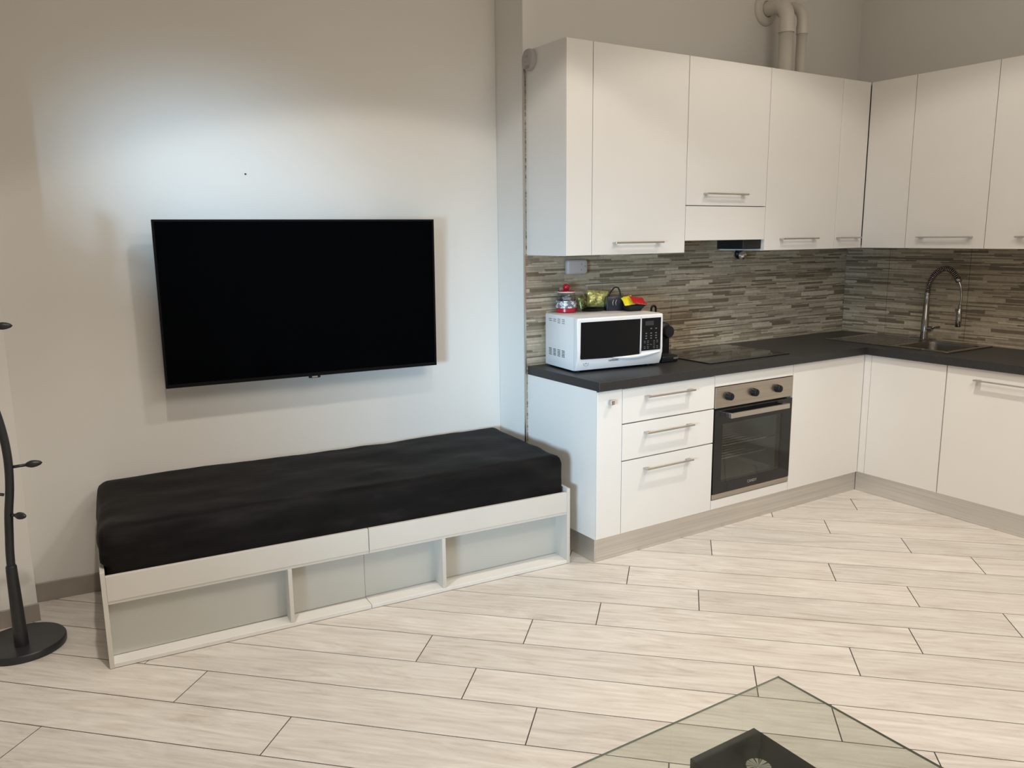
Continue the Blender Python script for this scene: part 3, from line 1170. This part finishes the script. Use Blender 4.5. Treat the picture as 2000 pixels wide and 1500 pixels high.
def flue(name, label, x, y, r, wall_x, ztop, ros):
    p = thing(name, label, 'pipe', (x, y, 1.9), 0, 'white pipes above the upper cabinets')
    bm = bmesh.new()
    tube(bm, [(0, 0, 0), (0, 0, ztop - 1.9 - 0.105)], r, 28)
    obj('pipe', bm, PVC, p, smooth=True)
    bm = bmesh.new()
    dx, dy = wall_x - x, -y - 0.001
    rb = 0.085
    pts = [(0, 0, ztop - 1.9 - 0.13), (0, 0, ztop - 1.9 - rb)]
    dirv = Vector((dx, dy, 0)).normalized()
    for k in range(1, 9):
        a = PI / 2 * k / 8
        pts.append((dirv.x * rb * (1 - math.cos(a)), dirv.y * rb * (1 - math.cos(a)), ztop - 1.9 - rb + rb * math.sin(a)))
    pts.append((dx, dy, ztop - 1.9))
    tube(bm, pts, r * 1.05, 28)
    auto_smooth(obj('elbow', bm, PVC, p), 60)
    bm = bmesh.new()
    tube(bm, [(0, 0, ztop - 1.9 - 0.16), (0, 0, ztop - 1.9 - 0.115)], r * 1.13, 28)
    auto_smooth(obj('socket_ring', bm, PVC, p), 60)
    if ros:
        bm = bmesh.new()
        lathe(bm, [(r, 0.0), (ros, 0.0), (ros, 0.008), (ros * 0.86, 0.020), (r * 1.15, 0.022), (r * 1.1, 0.0)], 36, (dx, dy, ztop - 1.9), Matrix.Rotation(PI / 2, 4, 'X'))
        auto_smooth(obj('rosette', bm, PVC, p), 50)
    return p


flue('flue_pipe', 'thicker white pipe bending into a round wall rosette above the cabinets', 1.657, -0.17, 0.039, 1.668, 2.808, 0.088)
flue('flue_pipe', 'thinner white pipe beside the one with the wall rosette', 1.790, -0.17, 0.0285, 1.79, 2.815, 0)

nl = bmesh.new()
lathe(nl, [(0, 0), (0.0035, 0), (0.0035, 0.003), (0, 0.0035)], 12, (0, 0, 0), Matrix.Rotation(PI / 2, 4, 'X'))
nl = obj('nail', nl, BLACKM)
nl.location = (-1.262, alcove_y(-1.262) - 0.0002, 1.822)
nl.rotation_euler = (0, 0, A_W)
tag(nl, 'tiny dark nail head in the white wall above the television', 'nail')

# ---------------------------------------------------------------- television
TVW, TVH = 1.26, 0.718
tv = thing('television', 'large flat black television tilted forward on the white wall above the daybed', 'television', (-1.0555, 0.225, 1.2612), math.radians(-4.75))
tv.rotation_euler = (math.radians(1.0), 0, math.radians(-4.75))
b = 0.009
bm = bmesh.new()
box(bm, -TVW / 2, TVW / 2, 0.0, 0.022, -TVH / 2, TVH / 2, bev=0.002)
obj('housing', bm, TVB, tv)
bm = bmesh.new()
box(bm, -TVW / 2, TVW / 2, -0.003, 0.0, TVH / 2 - b, TVH / 2)
box(bm, -TVW / 2, TVW / 2, -0.003, 0.0, -TVH / 2, -TVH / 2 + 0.016)
box(bm, -TVW / 2, -TVW / 2 + b, -0.003, 0.0, -TVH / 2 + 0.016, TVH / 2 - b)
box(bm, TVW / 2 - b, TVW / 2, -0.003, 0.0, -TVH / 2 + 0.016, TVH / 2 - b)
obj('bezel', bm, TVB, tv)
obj('screen', bx(-TVW / 2 + b, TVW / 2 - b, -0.0012, -0.0002, -TVH / 2 + 0.016, TVH / 2 - b), SCREEN, tv)
bm = bx(-0.012, 0.042, -0.002, 0.012, -TVH / 2 - 0.010, -TVH / 2 + 0.002, bev=0.002)
obj('sensor_tab', bm, BLACKP, tv)
obj('emblem', bx(0.002, 0.028, -0.0026, -0.0019, -TVH / 2 - 0.007, -TVH / 2 - 0.001), SATIN, tv)
bm = bx(-0.40, 0.40, 0.022, 0.050, -0.26, 0.16, bev=0.008)
obj('back_cover', bm, BLACKP, tv)
# bracket reaching the wall
bm = bmesh.new()
box(bm, -0.22, 0.22, 0.05, 0.085, -0.10, 0.12)
obj('mount', bm, BLACKM, tv)

# ---------------------------------------------------------------- daybed
A_B = math.radians(-4.396)
BL, BD = 1.97, 0.735
bd = thing('daybed_base', 'white daybed base with open storage niches along the wall', 'bed', (-2.052, -0.343, 0), A_B)
TK = 0.016
ZR0, ZR1 = 0.250, 0.354
for x0 in (0.0, BL - TK):
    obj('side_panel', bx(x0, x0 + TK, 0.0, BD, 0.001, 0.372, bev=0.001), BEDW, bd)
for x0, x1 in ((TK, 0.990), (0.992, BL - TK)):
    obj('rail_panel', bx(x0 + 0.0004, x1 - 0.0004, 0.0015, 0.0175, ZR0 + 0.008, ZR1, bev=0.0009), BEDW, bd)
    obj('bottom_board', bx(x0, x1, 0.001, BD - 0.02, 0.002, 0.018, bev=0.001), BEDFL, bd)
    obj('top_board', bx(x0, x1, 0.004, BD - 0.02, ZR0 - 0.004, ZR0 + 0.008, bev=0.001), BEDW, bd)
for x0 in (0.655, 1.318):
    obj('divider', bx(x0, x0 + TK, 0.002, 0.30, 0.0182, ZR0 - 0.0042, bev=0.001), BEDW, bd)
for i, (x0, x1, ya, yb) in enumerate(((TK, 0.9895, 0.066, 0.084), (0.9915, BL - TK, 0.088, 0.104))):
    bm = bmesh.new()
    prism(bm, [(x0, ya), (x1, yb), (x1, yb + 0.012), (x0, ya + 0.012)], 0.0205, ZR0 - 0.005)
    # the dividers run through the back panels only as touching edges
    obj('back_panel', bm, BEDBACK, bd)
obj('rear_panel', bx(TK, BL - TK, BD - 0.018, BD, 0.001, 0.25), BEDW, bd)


def mattress():
    x0, x1, y0, y1, z0, z1 = 0.019, BL - 0.019, 0.020, BD - 0.003, 0.26, 0.522
    nx, ny, nz = 110, 44, 16
    r = 0.040
    bm = bmesh.new()
    vm = {}

    def vert(i, j, k):
        key = (i, j, k)
        if key in vm:
            return vm[key]
        fx, fy, fz = i / nx, j / ny, k / nz
        p = Vector((x0 + (x1 - x0) * fx, y0 + (y1 - y0) * fy, z0 + (z1 - z0) * fz))
        # round the upper edges and corners
        c = Vector((min(max(p.x, x0 + r), x1 - r), min(max(p.y, y0 + r), y1 - r), min(p.z, z1 - r)))
        dv = p - c
        if dv.length > 1e-6:
            m = max(abs(dv.x), abs(dv.y), abs(dv.z))
            p = c + dv.normalized() * m
        out = dv.normalized() if dv.length > 1e-6 else Vector((0, 0, 1))
        # wrinkles: long folds along the bed, some diagonal ones, small crumple
        q = Vector((p.x * 1.6, p.y * 7.0, p.z * 9.0))
        w = noise.noise(q + Vector((3.1, 0, 0))) * 0.006
        q2 = Vector((p.x * 5.0 + p.y * 4.0, p.y * 5.0 - p.x * 2.5, p.z * 6.0))
        w += noise.noise(q2 + Vector((0, 7.7, 0))) * 0.007
        w += noise.noise(Vector((p.x * 22, p.y * 18, p.z * 26))) * 0.0012
        topw = 1.0 if p.z > z0 + 0.10 else max(0.0, (p.z - z0 - 0.09) / 0.01)
        # the cover bulges over the top of the side board
        if i < 3 and p.z > z0 + 0.06:
            p.x -= 0.017 * min(1.0, max(0.0, (p.z - 0.374) / 0.012)) * (1 - i / 3) * (1 - max(0.0, (p.z - 0.40) / 0.12))
        # crown and sag
        p = p + out * w * topw
        if k == nz:
            p.z += 0.006 * (fx - 0.5) + 0.003 * math.sin(fx * 9)
        vm[key] = bm.verts.new(p)
        return vm[key]
    for i in range(nx):
        for j in range(ny):
            bm.faces.new((vert(i, j, nz), vert(i + 1, j, nz), vert(i + 1, j + 1, nz), vert(i, j + 1, nz)))
            bm.faces.new((vert(i, j, 0), vert(i, j + 1, 0), vert(i + 1, j + 1, 0), vert(i + 1, j, 0)))
    for k in range(nz):
        for i in range(nx):
            bm.faces.new((vert(i, 0, k), vert(i + 1, 0, k), vert(i + 1, 0, k + 1), vert(i, 0, k + 1)))
            bm.faces.new((vert(i, ny, k), vert(i, ny, k + 1), vert(i + 1, ny, k + 1), vert(i + 1, ny, k)))
        for j in range(ny):
            bm.faces.new((vert(0, j, k), vert(0, j, k + 1), vert(0, j + 1, k + 1), vert(0, j + 1, k)))
            bm.faces.new((vert(nx, j, k), vert(nx, j + 1, k), vert(nx, j + 1, k + 1), vert(nx, j, k + 1)))
    o = obj('mattress', bm, FABRIC, None, smooth=True)
    o.location = (-2.052, -0.343, 0)
    o.rotation_euler = (0, 0, A_B)
    tag(o, 'long mattress in a crumpled charcoal cover lying on the white daybed base', 'mattress')


mattress()

# ---------------------------------------------------------------- microwave
ZM = ZT + 0.008
mw = thing('microwave_oven', 'white microwave oven with a black glass door on the worktop', 'microwave', (0.059, -0.319, ZT), math.radians(-5.734))
MWW, MWD, MWH = 0.500, 0.285, 0.262
zb = 0.008
bm = bmesh.new()
box(bm, 0.003, MWW - 0.003, 0.0, MWD, zb, zb + MWH, bev=0.006, seg=2)
auto_smooth(obj('casing', bm, MWHITE, mw))
# front fascia with a sloping lower lip
bm = bmesh.new()
prof = [(0.0, zb + 0.003), (-0.016, zb + 0.006), (-0.029, zb + 0.028), (-0.036, zb + 0.062), (-0.038, zb + 0.10), (-0.038, zb + MWH - 0.010), (-0.034, zb + MWH - 0.003), (0.0, zb + MWH)]
lo = [bm.verts.new((0.0, y, z)) for y, z in prof]
hi = [bm.verts.new((MWW, y, z)) for y, z in prof]
for i in range(len(prof) - 1):
    bm.faces.new((lo[i], lo[i + 1], hi[i + 1], hi[i]))
bm.faces.new((lo[-1], lo[0], hi[0], hi[-1]))
bm.faces.new(lo)
bm.faces.new(list(reversed(hi)))
es = [e for e in bm.edges if all(v.co.x < 1e-6 for v in e.verts) or all(v.co.x > MWW - 1e-6 for v in e.verts)]
bmesh.ops.bevel(bm, geom=es, offset=0.004, segments=2, profile=0.5, affect='EDGES')
auto_smooth(obj('fascia', bm, MWHITE, mw), 25)
DX1 = 0.368
# black door glass with a lower edge that curves down to the handle
bm = bmesh.new()
pts = []
zt0, zt1 = zb + MWH - 0.022, zb + 0.066
pts += [(0.018, zt0), (0.016, zt1)]
n = 12
for k in range(n + 1):
    f = k / n
    pts.append((0.020 + (DX1 - 0.008 - 0.020) * f, zt1 - 0.004 - 0.003 * math.sin(f * PI)))
pts.append((DX1 - 0.006, zt0))


def plate(bm, pts, y0, y1):
    a = [bm.verts.new((x, y0, z)) for x, z in pts]
    b2 = [bm.verts.new((x, y1, z)) for x, z in pts]
    bm.faces.new(a)
    bm.faces.new(list(reversed(b2)))
    for i in range(len(pts)):
        j = (i + 1) % len(pts)
        bm.faces.new((a[i], b2[i], b2[j], a[j]))
    return bm


dr = obj('door_glass', plate(bm, pts, -0.0395, -0.034), MWGLASS, mw)
cp = obj('control_panel', plate(bmesh.new(), [(DX1 + 0.003, zt0 + 0.001), (DX1 + 0.003, zt1 + 0.012), (MWW - 0.014, zt1 + 0.014), (MWW - 0.013, zt0 + 0.001)], -0.0395, -0.034), MWGLASS, mw)
obj('display', bx(DX1 + 0.024, DX1 + 0.074, -0.0402, -0.0393, zt0 - 0.036, zt0 - 0.014), simple('lcd', (0.035, 0.035, 0.037), 0.3), cp)
bm = bmesh.new()
for r_, zz in enumerate((0.052, 0.075, 0.088, 0.100)):
    for k in range(3):
        xx = DX1 + 0.030 + k * 0.030
        if r_ == 0 and k == 0:
            continue
        box(bm, xx - 0.0045, xx + 0.0045, -0.0400, -0.0393, zt0 - zz - 0.0025, zt0 - zz + 0.0015)
for zz in (0.114, 0.122, 0.132, 0.142, 0.150):
    for k in range(5):
        xx = DX1 + 0.022 + k * 0.019
        if (k * 7 + int(zz * 1000)) % 4 == 0:
            continue
        box(bm, xx - 0.005, xx + 0.005, -0.0400, -0.0393, zt0 - zz - 0.0010, zt0 - zz + 0.0010)
obj('button', bm, GREYMK, cp, kind='stuff')
# curved grip: a wave-shaped ledge below the glass
bm = bmesh.new()
pa, pb = [], []
n = 24
for k in range(n + 1):
    f = k / n
    xx = 0.200 + 0.285 * f
    s = math.sin(PI * f)
    pa.append((xx, zt1 - 0.006 + 0.012 * f ** 2))
    pb.append((xx, zt1 - 0.007 - 0.015 * s + 0.011 * f ** 2))
va = [bm.verts.new((x, -0.0435, z)) for x, z in pa]
vb = [bm.verts.new((x, -0.0465, z)) for x, z in pb]
vc = [bm.verts.new((x, -0.034, z)) for x, z in pa]
vd = [bm.verts.new((x, -0.034, z - 0.001)) for x, z in pb]
for i in range(n):
    bm.faces.new((va[i], va[i + 1], vb[i + 1], vb[i]))
    bm.faces.new((va[i], vc[i], vc[i + 1], va[i + 1]))
    bm.faces.new((vb[i], vb[i + 1], vd[i + 1], vd[i]))
obj('grip', bm, MWHITE, mw, smooth=True)
obj('door_seam', bx(DX1 - 0.0015, DX1 - 0.0005, -0.0386, -0.034, zt1 - 0.02, zb + MWH - 0.012), GREYMK, mw)
text_mesh('lettering', 'SAMSUNG', 0.0125, GREYMK, mw, (0.208, -0.0352, zb + 0.045), (PI / 2 - 0.2, 0, 0), 0.0008)
bm = bmesh.new()
lathe(bm, [(0.0135, 0), (0.0145, 0), (0.0145, 0.001), (0.0135, 0.001)], 28, (0.050, -0.0318, zb + 0.040), Matrix.Rotation(PI / 2 - 0.2, 4, 'X'))
box(bm, 0.044, 0.056, -0.0336, -0.0322, zb + 0.039, zb + 0.042)
obj('emblem', bm, GREYMK, mw)
# vent slots as raised dark strips, the shade of the openings put into colour
bm = bmesh.new()
for k in range(4):
    yy = 0.245 - k * 0.043 - 0.028
    for r_ in range(5):
        zz = zb + 0.088 - r_ * 0.0075
        box(bm, 0.0022, 0.0032, yy, yy + 0.028, zz - 0.0018, zz + 0.0014)
    for r_ in range(2 if k < 2 else 3):
        zz = zb + 0.238 - r_ * 0.009 + (0.004 if k > 1 else 0)
        box(bm, 0.0022, 0.0032, yy, yy + 0.026, zz - 0.0013, zz + 0.0010)
obj('vent_slot', bm, SLOT, mw, kind='stuff')
for xx, yy in ((0.04, 0.02), (MWW - 0.04, 0.02), (0.04, MWD - 0.04), (MWW - 0.04, MWD - 0.04)):
    bm = bmesh.new()
    lathe(bm, [(0, 0), (0.011, 0), (0.012, 0.009), (0, 0.009)], 16, (xx, yy, 0.0003))
    obj('foot', bm, BLACKP, mw)

ZM1 = ZT + zb + MWH + 0.0006                 # top of the microwave

# ---------------------------------------------------------------- things on the microwave
jr = thing('sugar_jar', 'printed glass jar with a red base and a red ball lid on the microwave', 'jar', (0.196, -0.072, ZM1), 0)
bm = bmesh.new()
lathe(bm, [(0, 0), (0.049, 0), (0.0525, 0.004), (0.0525, 0.020), (0.051, 0.022), (0, 0.022)], 36)
auto_smooth(obj('base', bm, RED, jr))
bm = bmesh.new()
lathe(bm, [(0.0515, 0.0222), (0.0525, 0.040), (0.0515, 0.058), (0.046, 0.085), (0.0425, 0.100), (0.0405, 0.100), (0.044, 0.084), (0.0495, 0.058), (0.050, 0.024)], 36)
obj('glass_body', bm, JGLASS, jr, smooth=True)
bm = bmesh.new()
lathe(bm, [(0.0528, 0.0226), (0.0534, 0.040), (0.0526, 0.048), (0.0520, 0.060)], 48)
obj('printed_band', bm, JPRINT, jr, smooth=True)
bm = bmesh.new()
rg = random.Random(3)
for k in range(16):
    t = bmesh.new()
    box(t, -0.019, 0.019, -0.010, 0.010, -0.002, 0.002, bev=0.0015)
    a = rg.uniform(0, 6.28)
    rr = rg.uniform(0, 0.017)
    merge(bm, t, Matrix.Translation((rr * math.cos(a), rr * math.sin(a), rg.uniform(0.034, 0.076))) @ Matrix.Rotation(rg.uniform(0, 6), 4, 'Z') @ Matrix.Rotation(rg.uniform(-.9, .9), 4, 'X'))
obj('sachets', bm, simple('sachet_paper', (0.62, 0.62, 0.64), 0.5), jr, kind='stuff')
bm = bmesh.new()
lathe(bm, [(0.036, 0.0995), (0.0455, 0.1005), (0.0455, 0.1045), (0.036, 0.105)], 36)
obj('rim', bm, simple('rim_white', (0.8, 0.78, 0.78), 0.3), jr, smooth=True)
bm = bmesh.new()
lathe(bm, [(0, 0.1052), (0.043, 0.1052), (0.042, 0.109), (0.022, 0.112), (0.012, 0.114), (0.0165, 0.119), (0.0185, 0.127), (0.0165, 0.136), (0.010, 0.142), (0, 0.144)], 36)
auto_smooth(obj('lid', bm, RED, jr), 50)

tr = thing('serving_tray', 'flat dark oval tray under the gold sachet bags', 'tray', (0.348, -0.100, ZM1), math.radians(-4))
bm = bmesh.new()
lathe(bm, [(0, 0.0), (0.055, 0.0), (0.070, 0.008), (0.074, 0.012), (0.071, 0.013), (0.056, 0.004), (0, 0.004)], 40)
bmesh.ops.scale(bm, vec=(1.0, 0.72, 1.0), verts=bm.verts)
auto_smooth(obj('tray_body', bm, BLACKP, tr), 50)


def pillow(name, label, cat, w, h, thick, mat, loc, rot, seed, group=None):
    """foil bag: two puffed skins with a flat crimped seam at both ends"""
    nx, nz = 26, 20
    bm = bmesh.new()
    skins = []
    for s in (-1, 1):
        g = []
        for i in range(nx + 1):
            rowv = []
            for k in range(nz + 1):
                fx, fz = i / nx * 2 - 1, k / nz * 2 - 1
                pf = max(0.0, 1 - abs(fx) ** 4) ** 0.5 * max(0.0, 1 - abs(fz / 0.92) ** 3) ** 0.6 if abs(fz) < 0.92 else 0.0
                cr = noise.noise(Vector((fx * 2.7 + seed, fz * 2.7, s * 1.3))) * 0.35
                y = s * (0.0006 + thick / 2 * pf * (1 + cr))
                pin = 1 - 0.10 * (1 - abs(fz)) * abs(fx)
                rowv.append(bm.verts.new((fx * w / 2 * pin + 0.002 * noise.noise(Vector((fz * 4, seed, fx))), y, h / 2 + fz * h / 2 + 0.003 * noise.noise(Vector((fx * 4, seed, fz))))))
            g.append(rowv)
        skins.append(g)
        for i in range(nx):
            for k in range(nz):
                bm.faces.new((g[i][k], g[i + 1][k], g[i + 1][k + 1], g[i][k + 1]))
    a, b2 = skins
    for i in range(nx):
        bm.faces.new((a[i][0], a[i + 1][0], b2[i + 1][0], b2[i][0]))
        bm.faces.new((a[i][nz], a[i + 1][nz], b2[i + 1][nz], b2[i][nz]))
    for k in range(nz):
        bm.faces.new((a[0][k], a[0][k + 1], b2[0][k + 1], b2[0][k]))
        bm.faces.new((a[nx][k], a[nx][k + 1], b2[nx][k + 1], b2[nx][k]))
    o = obj(name, bm, mat, None, smooth=True)
    o.location = loc
    o.rotation_euler = rot
    tag(o, label, cat, group)
    return o


pillow('snack_bag', 'shiny gold foil bag standing on the dark tray beside the jar', 'bag', 0.128, 0.088, 0.040, GOLD, (0.402, -0.066, ZM1 + 0.0140), (math.radians(-12), math.radians(5), math.radians(-16)), 1.7, 'foil snack bags on the dark tray')
pillow('snack_bag', 'dark green foil bag leaning between the jar and the gold bag', 'bag', 0.076, 0.070, 0.030, GREENF, (0.292, -0.098, ZM1 + 0.0140), (math.radians(-14), math.radians(-6), math.radians(28)), 5.2, 'foil snack bags on the dark tray')

bxn = thing('storage_caddy', 'dark navy caddy with a black loop handle standing on the microwave', 'caddy', (0.452, -0.142, ZM1), math.radians(-24))
bm = bmesh.new()
t = bmesh.new()
box(t, -0.048, 0.048, -0.034, 0.034, 0.0, 0.074, bev=0.004, seg=2)
for v in t.verts:
    f = v.co.z / 0.074
    v.co.x *= 1.0 - 0.14 * f
    v.co.y *= 1.0 - 0.2 * f
merge(bm, t)
auto_smooth(obj('caddy_body', bm, NAVY, bxn))
bm = bmesh.new()
tube(bm, spline([(-0.030, 0, 0.070), (-0.018, 0.002, 0.092), (0.004, 0.004, 0.116), (0.024, 0.004, 0.114), (0.033, 0.002, 0.092), (0.035, 0, 0.070)], 8), 0.0038, 10)
obj('loop_handle', bm, BLACKP, bxn, smooth=True)
bm = bmesh.new()
for xx in (-0.012, 0.004):
    tube(bm, spline([(xx, -0.0325, 0.028), (xx - 0.003, -0.034, 0.042), (xx + 0.002, -0.0315, 0.056)], 5), 0.0022, 8)
obj('clip', bm, SATIN, bxn, smooth=True)

dsh = thing('sachet_dish', 'small square black dish holding yellow and red sachets on the microwave', 'dish', (0.508, -0.225, ZM1), math.radians(-8))
bm = bmesh.new()


def sq(w, d, z):
    return [bm.verts.new(p) for p in rrect(-w / 2, w / 2, -d / 2, d / 2, 0.010, z, 3)]


rs = [sq(0.070, 0.060, 0.0), sq(0.100, 0.085, 0.0235), sq(0.118, 0.100, 0.028), sq(0.114, 0.096, 0.029), sq(0.096, 0.081, 0.0245), sq(0.066, 0.056, 0.004)]
for a, b2 in zip(rs, rs[1:]):
    for k in range(len(a)):
        bm.faces.new((a[k], a[(k + 1) % len(a)], b2[(k + 1) % len(a)], b2[k]))
bm.faces.new(list(reversed(rs[0])))
bm.faces.new(rs[-1])
auto_smooth(obj('dish_body', bm, BLACKP, dsh), 45)
pillow('sachet', 'yellow sachet leaning in the black dish behind the red one', 'sachet', 0.060, 0.068, 0.007, YELFOIL, (0.484, -0.236, ZM1 + 0.0305), (math.radians(-52), math.radians(-8), math.radians(-20)), 8.1, 'sachets in the black dish')
pillow('sachet', 'glossy red sachet lying on top in the black dish', 'sachet', 0.080, 0.070, 0.008, REDFOIL, (0.512, -0.281, ZM1 + 0.0385), (math.radians(-64), math.radians(8), math.radians(-14)), 4.4, 'sachets in the black dish')

# ---------------------------------------------------------------- coffee machine
cm = thing('coffee_machine', 'small black capsule coffee machine between the microwave and the hob', 'coffee machine', (0.666, 0, ZT), 0)
bm = bmesh.new()
box(bm, -0.056, 0.056, -0.350, -0.045, 0.0, 0.036, bev=0.010, seg=3)
auto_smooth(obj('base', bm, BLACKP, cm))
obj('drip_grid', bx(-0.042, 0.042, -0.335, -0.235, 0.0355, 0.039, bev=0.001), BLACKM, cm)
obj('badge', bx(0.020, 0.052, -0.3512, -0.3498, 0.017, 0.026), SATIN, cm)
bm = bmesh.new()
box(bm, -0.044, 0.068, -0.272, -0.050, 0.030, 0.165, bev=0.012, seg=3)
auto_smooth(obj('column', bm, BLACKP, cm))
bm = bmesh.new()
MY = Matrix.Rotation(PI / 2, 4, 'X')
lathe(bm, [(0, 0.0), (0.036, 0.0), (0.045, 0.012), (0.046, 0.05), (0.046, 0.235), (0.043, 0.252), (0.034, 0.262), (0, 0.264)], 36, (-0.004, -0.055, 0.162), MY)
auto_smooth(obj('head', bm, BLACKM, cm), 50)
bm = bmesh.new()
lathe(bm, [(0, 0.0), (0.030, 0.0), (0.032, 0.004), (0.032, 0.020), (0.029, 0.026), (0, 0.027)], 32, (-0.004, -0.318, 0.160), MY)
auto_smooth(obj('front_knob', bm, BLACKP, cm))
bm = bmesh.new()
tube(bm, [(0.0, -0.292, 0.125), (0.0, -0.292, 0.100)], [0.014, 0.011], 16)
obj('spout', bm, BLACKP, cm)
bm = bmesh.new()
pts = [(0.060, -0.150, 0.195), (0.060, -0.150, 0.248)]
for k in range(9):
    a = PI * k / 8
    pts.append((0.076 - 0.016 * math.cos(a), -0.150, 0.262 + 0.017 * math.sin(a)))
pts += [(0.092, -0.150, 0.248), (0.092, -0.150, 0.205), (0.070, -0.150, 0.185)]
tube(bm, [Vector((x - 0.020, y, z)) for x, y, z in pts], 0.0058, 10)
obj('lever', bm, BLACKP, cm, smooth=True)

# ---------------------------------------------------------------- coat rack
CX, CY = -2.312, 0.030
cr = thing('coat_rack', 'dark grey coat rack with a curved pole on a round base', 'coat rack', (CX, CY, 0), 0)
bm = bmesh.new()
lathe(bm, [(0, 0.0005), (0.1465, 0.0005), (0.148, 0.004), (0.148, 0.024), (0.144, 0.029), (0.03, 0.031), (0, 0.031)], 64)
auto_smooth(obj('base', bm, RACK, cr), 40)
bm = bmesh.new()
tube(bm, [(-0.004, -0.045, 0.029), (-0.006, -0.045, 0.30), (-0.006, -0.045, 0.345), (-0.006, -0.045, 0.350)], [0.0245, 0.0195, 0.0185, 0.016], 24)
auto_smooth(obj('sleeve', bm, RACK, cr), 40)
PY = -0.045
ppts = [(-0.006, PY, 0.34), (-0.004, PY, 0.40), (0.001, PY, 0.465), (0.008, PY, 0.548), (0.020, PY, 0.635), (0.026, PY, 0.715), (0.026, PY, 0.785), (0.020, PY, 0.860), (0.006, PY, 0.945), (-0.022, PY, 1.05), (-0.055, PY, 1.16), (-0.076, PY, 1.27), (-0.080, PY, 1.38), (-0.066, PY, 1.50), (-0.040, PY, 1.62), (-0.020, PY, 1.72), (-0.012, PY, 1.80)]
bm = bmesh.new()
tube(bm, spline(ppts, 5), 0.0145, 16)
obj('pole', bm, RACK, cr, smooth=True)


def peg(x, z, dx, dy, dz, stem=0.045, n=''):
    bm = bmesh.new()
    d = Vector((dx, dy, dz)).normalized()
    p0 = Vector((x, PY, z)) + d * 0.010
    p1 = p0 + d * stem
    tube(bm, [p0, p1], 0.0058, 10)
    prof = [(0.0055, -0.002), (0.0095, 0.004), (0.0130, 0.014), (0.0138, 0.022), (0.0120, 0.034), (0.0075, 0.046), (0.002, 0.052), (0, 0.0525)]
    q = Vector((0, 0, 1)).rotation_difference(d).to_matrix().to_4x4()
    lathe(bm, prof, 20, p1, q)
    return obj('peg', bm, RACK, cr, smooth=True)


peg(0.0265, 0.722, 0.98, -0.10, 0.05)
peg(0.008, 0.545, 0.55, -0.80, 0.06, 0.030)
peg(-0.074, 1.243, 0.99, -0.1, -0.01, 0.105)
peg(-0.060, 1.14, -0.8, -0.5, 0.2)
peg(0.010, 0.62, -0.9, 0.3, 0.2)
peg(-0.030, 1.66, 0.8, -0.5, 0.3)
peg(-0.030, 1.66, -0.8, 0.4, 0.3)
bm = bmesh.new()
bmesh.ops.create_uvsphere(bm, u_segments=20, v_segments=12, radius=0.022, matrix=Matrix.Translation((-0.012, PY, 1.812)))
obj('finial', bm, RACK, cr, smooth=True)

# ---------------------------------------------------------------- glass coffee table
GX, GY, GZ = -0.661, -2.167, 0.42
ct = thing('glass_coffee_table', 'clear glass coffee table on black square columns in front of the kitchen', 'table', (GX, GY, 0), 0)
GW, GD = 1.12, 0.66
bm = bmesh.new()
tp_ = bx(-GW, 0, -GD, 0, GZ - 0.006, GZ, bev=0.0008)
tp_.faces.ensure_lookup_table()
for f in tp_.faces:
    f.normal_update()
    f.material_index = 0 if abs(f.normal.z) > 0.9 else 1
top = obj('tabletop', tp_, [TGLASS, GLEDGE], ct)
for cx, cy in ((-0.316, -0.2095), (-GW + 0.316, -GD + 0.2095)):
    col = obj('column', bx(cx - 0.102, cx + 0.102, cy - 0.102, cy + 0.102, 0.0005, GZ - 0.0085, bev=0.0015), BLACKM, ct)
    bm = bmesh.new()
    lathe(bm, [(0, GZ - 0.0085), (0.0265, GZ - 0.0085), (0.0265, GZ - 0.0064), (0, GZ - 0.0064)], 36, (cx, cy, 0))
    obj('connector_disc', bm, DISC, col)
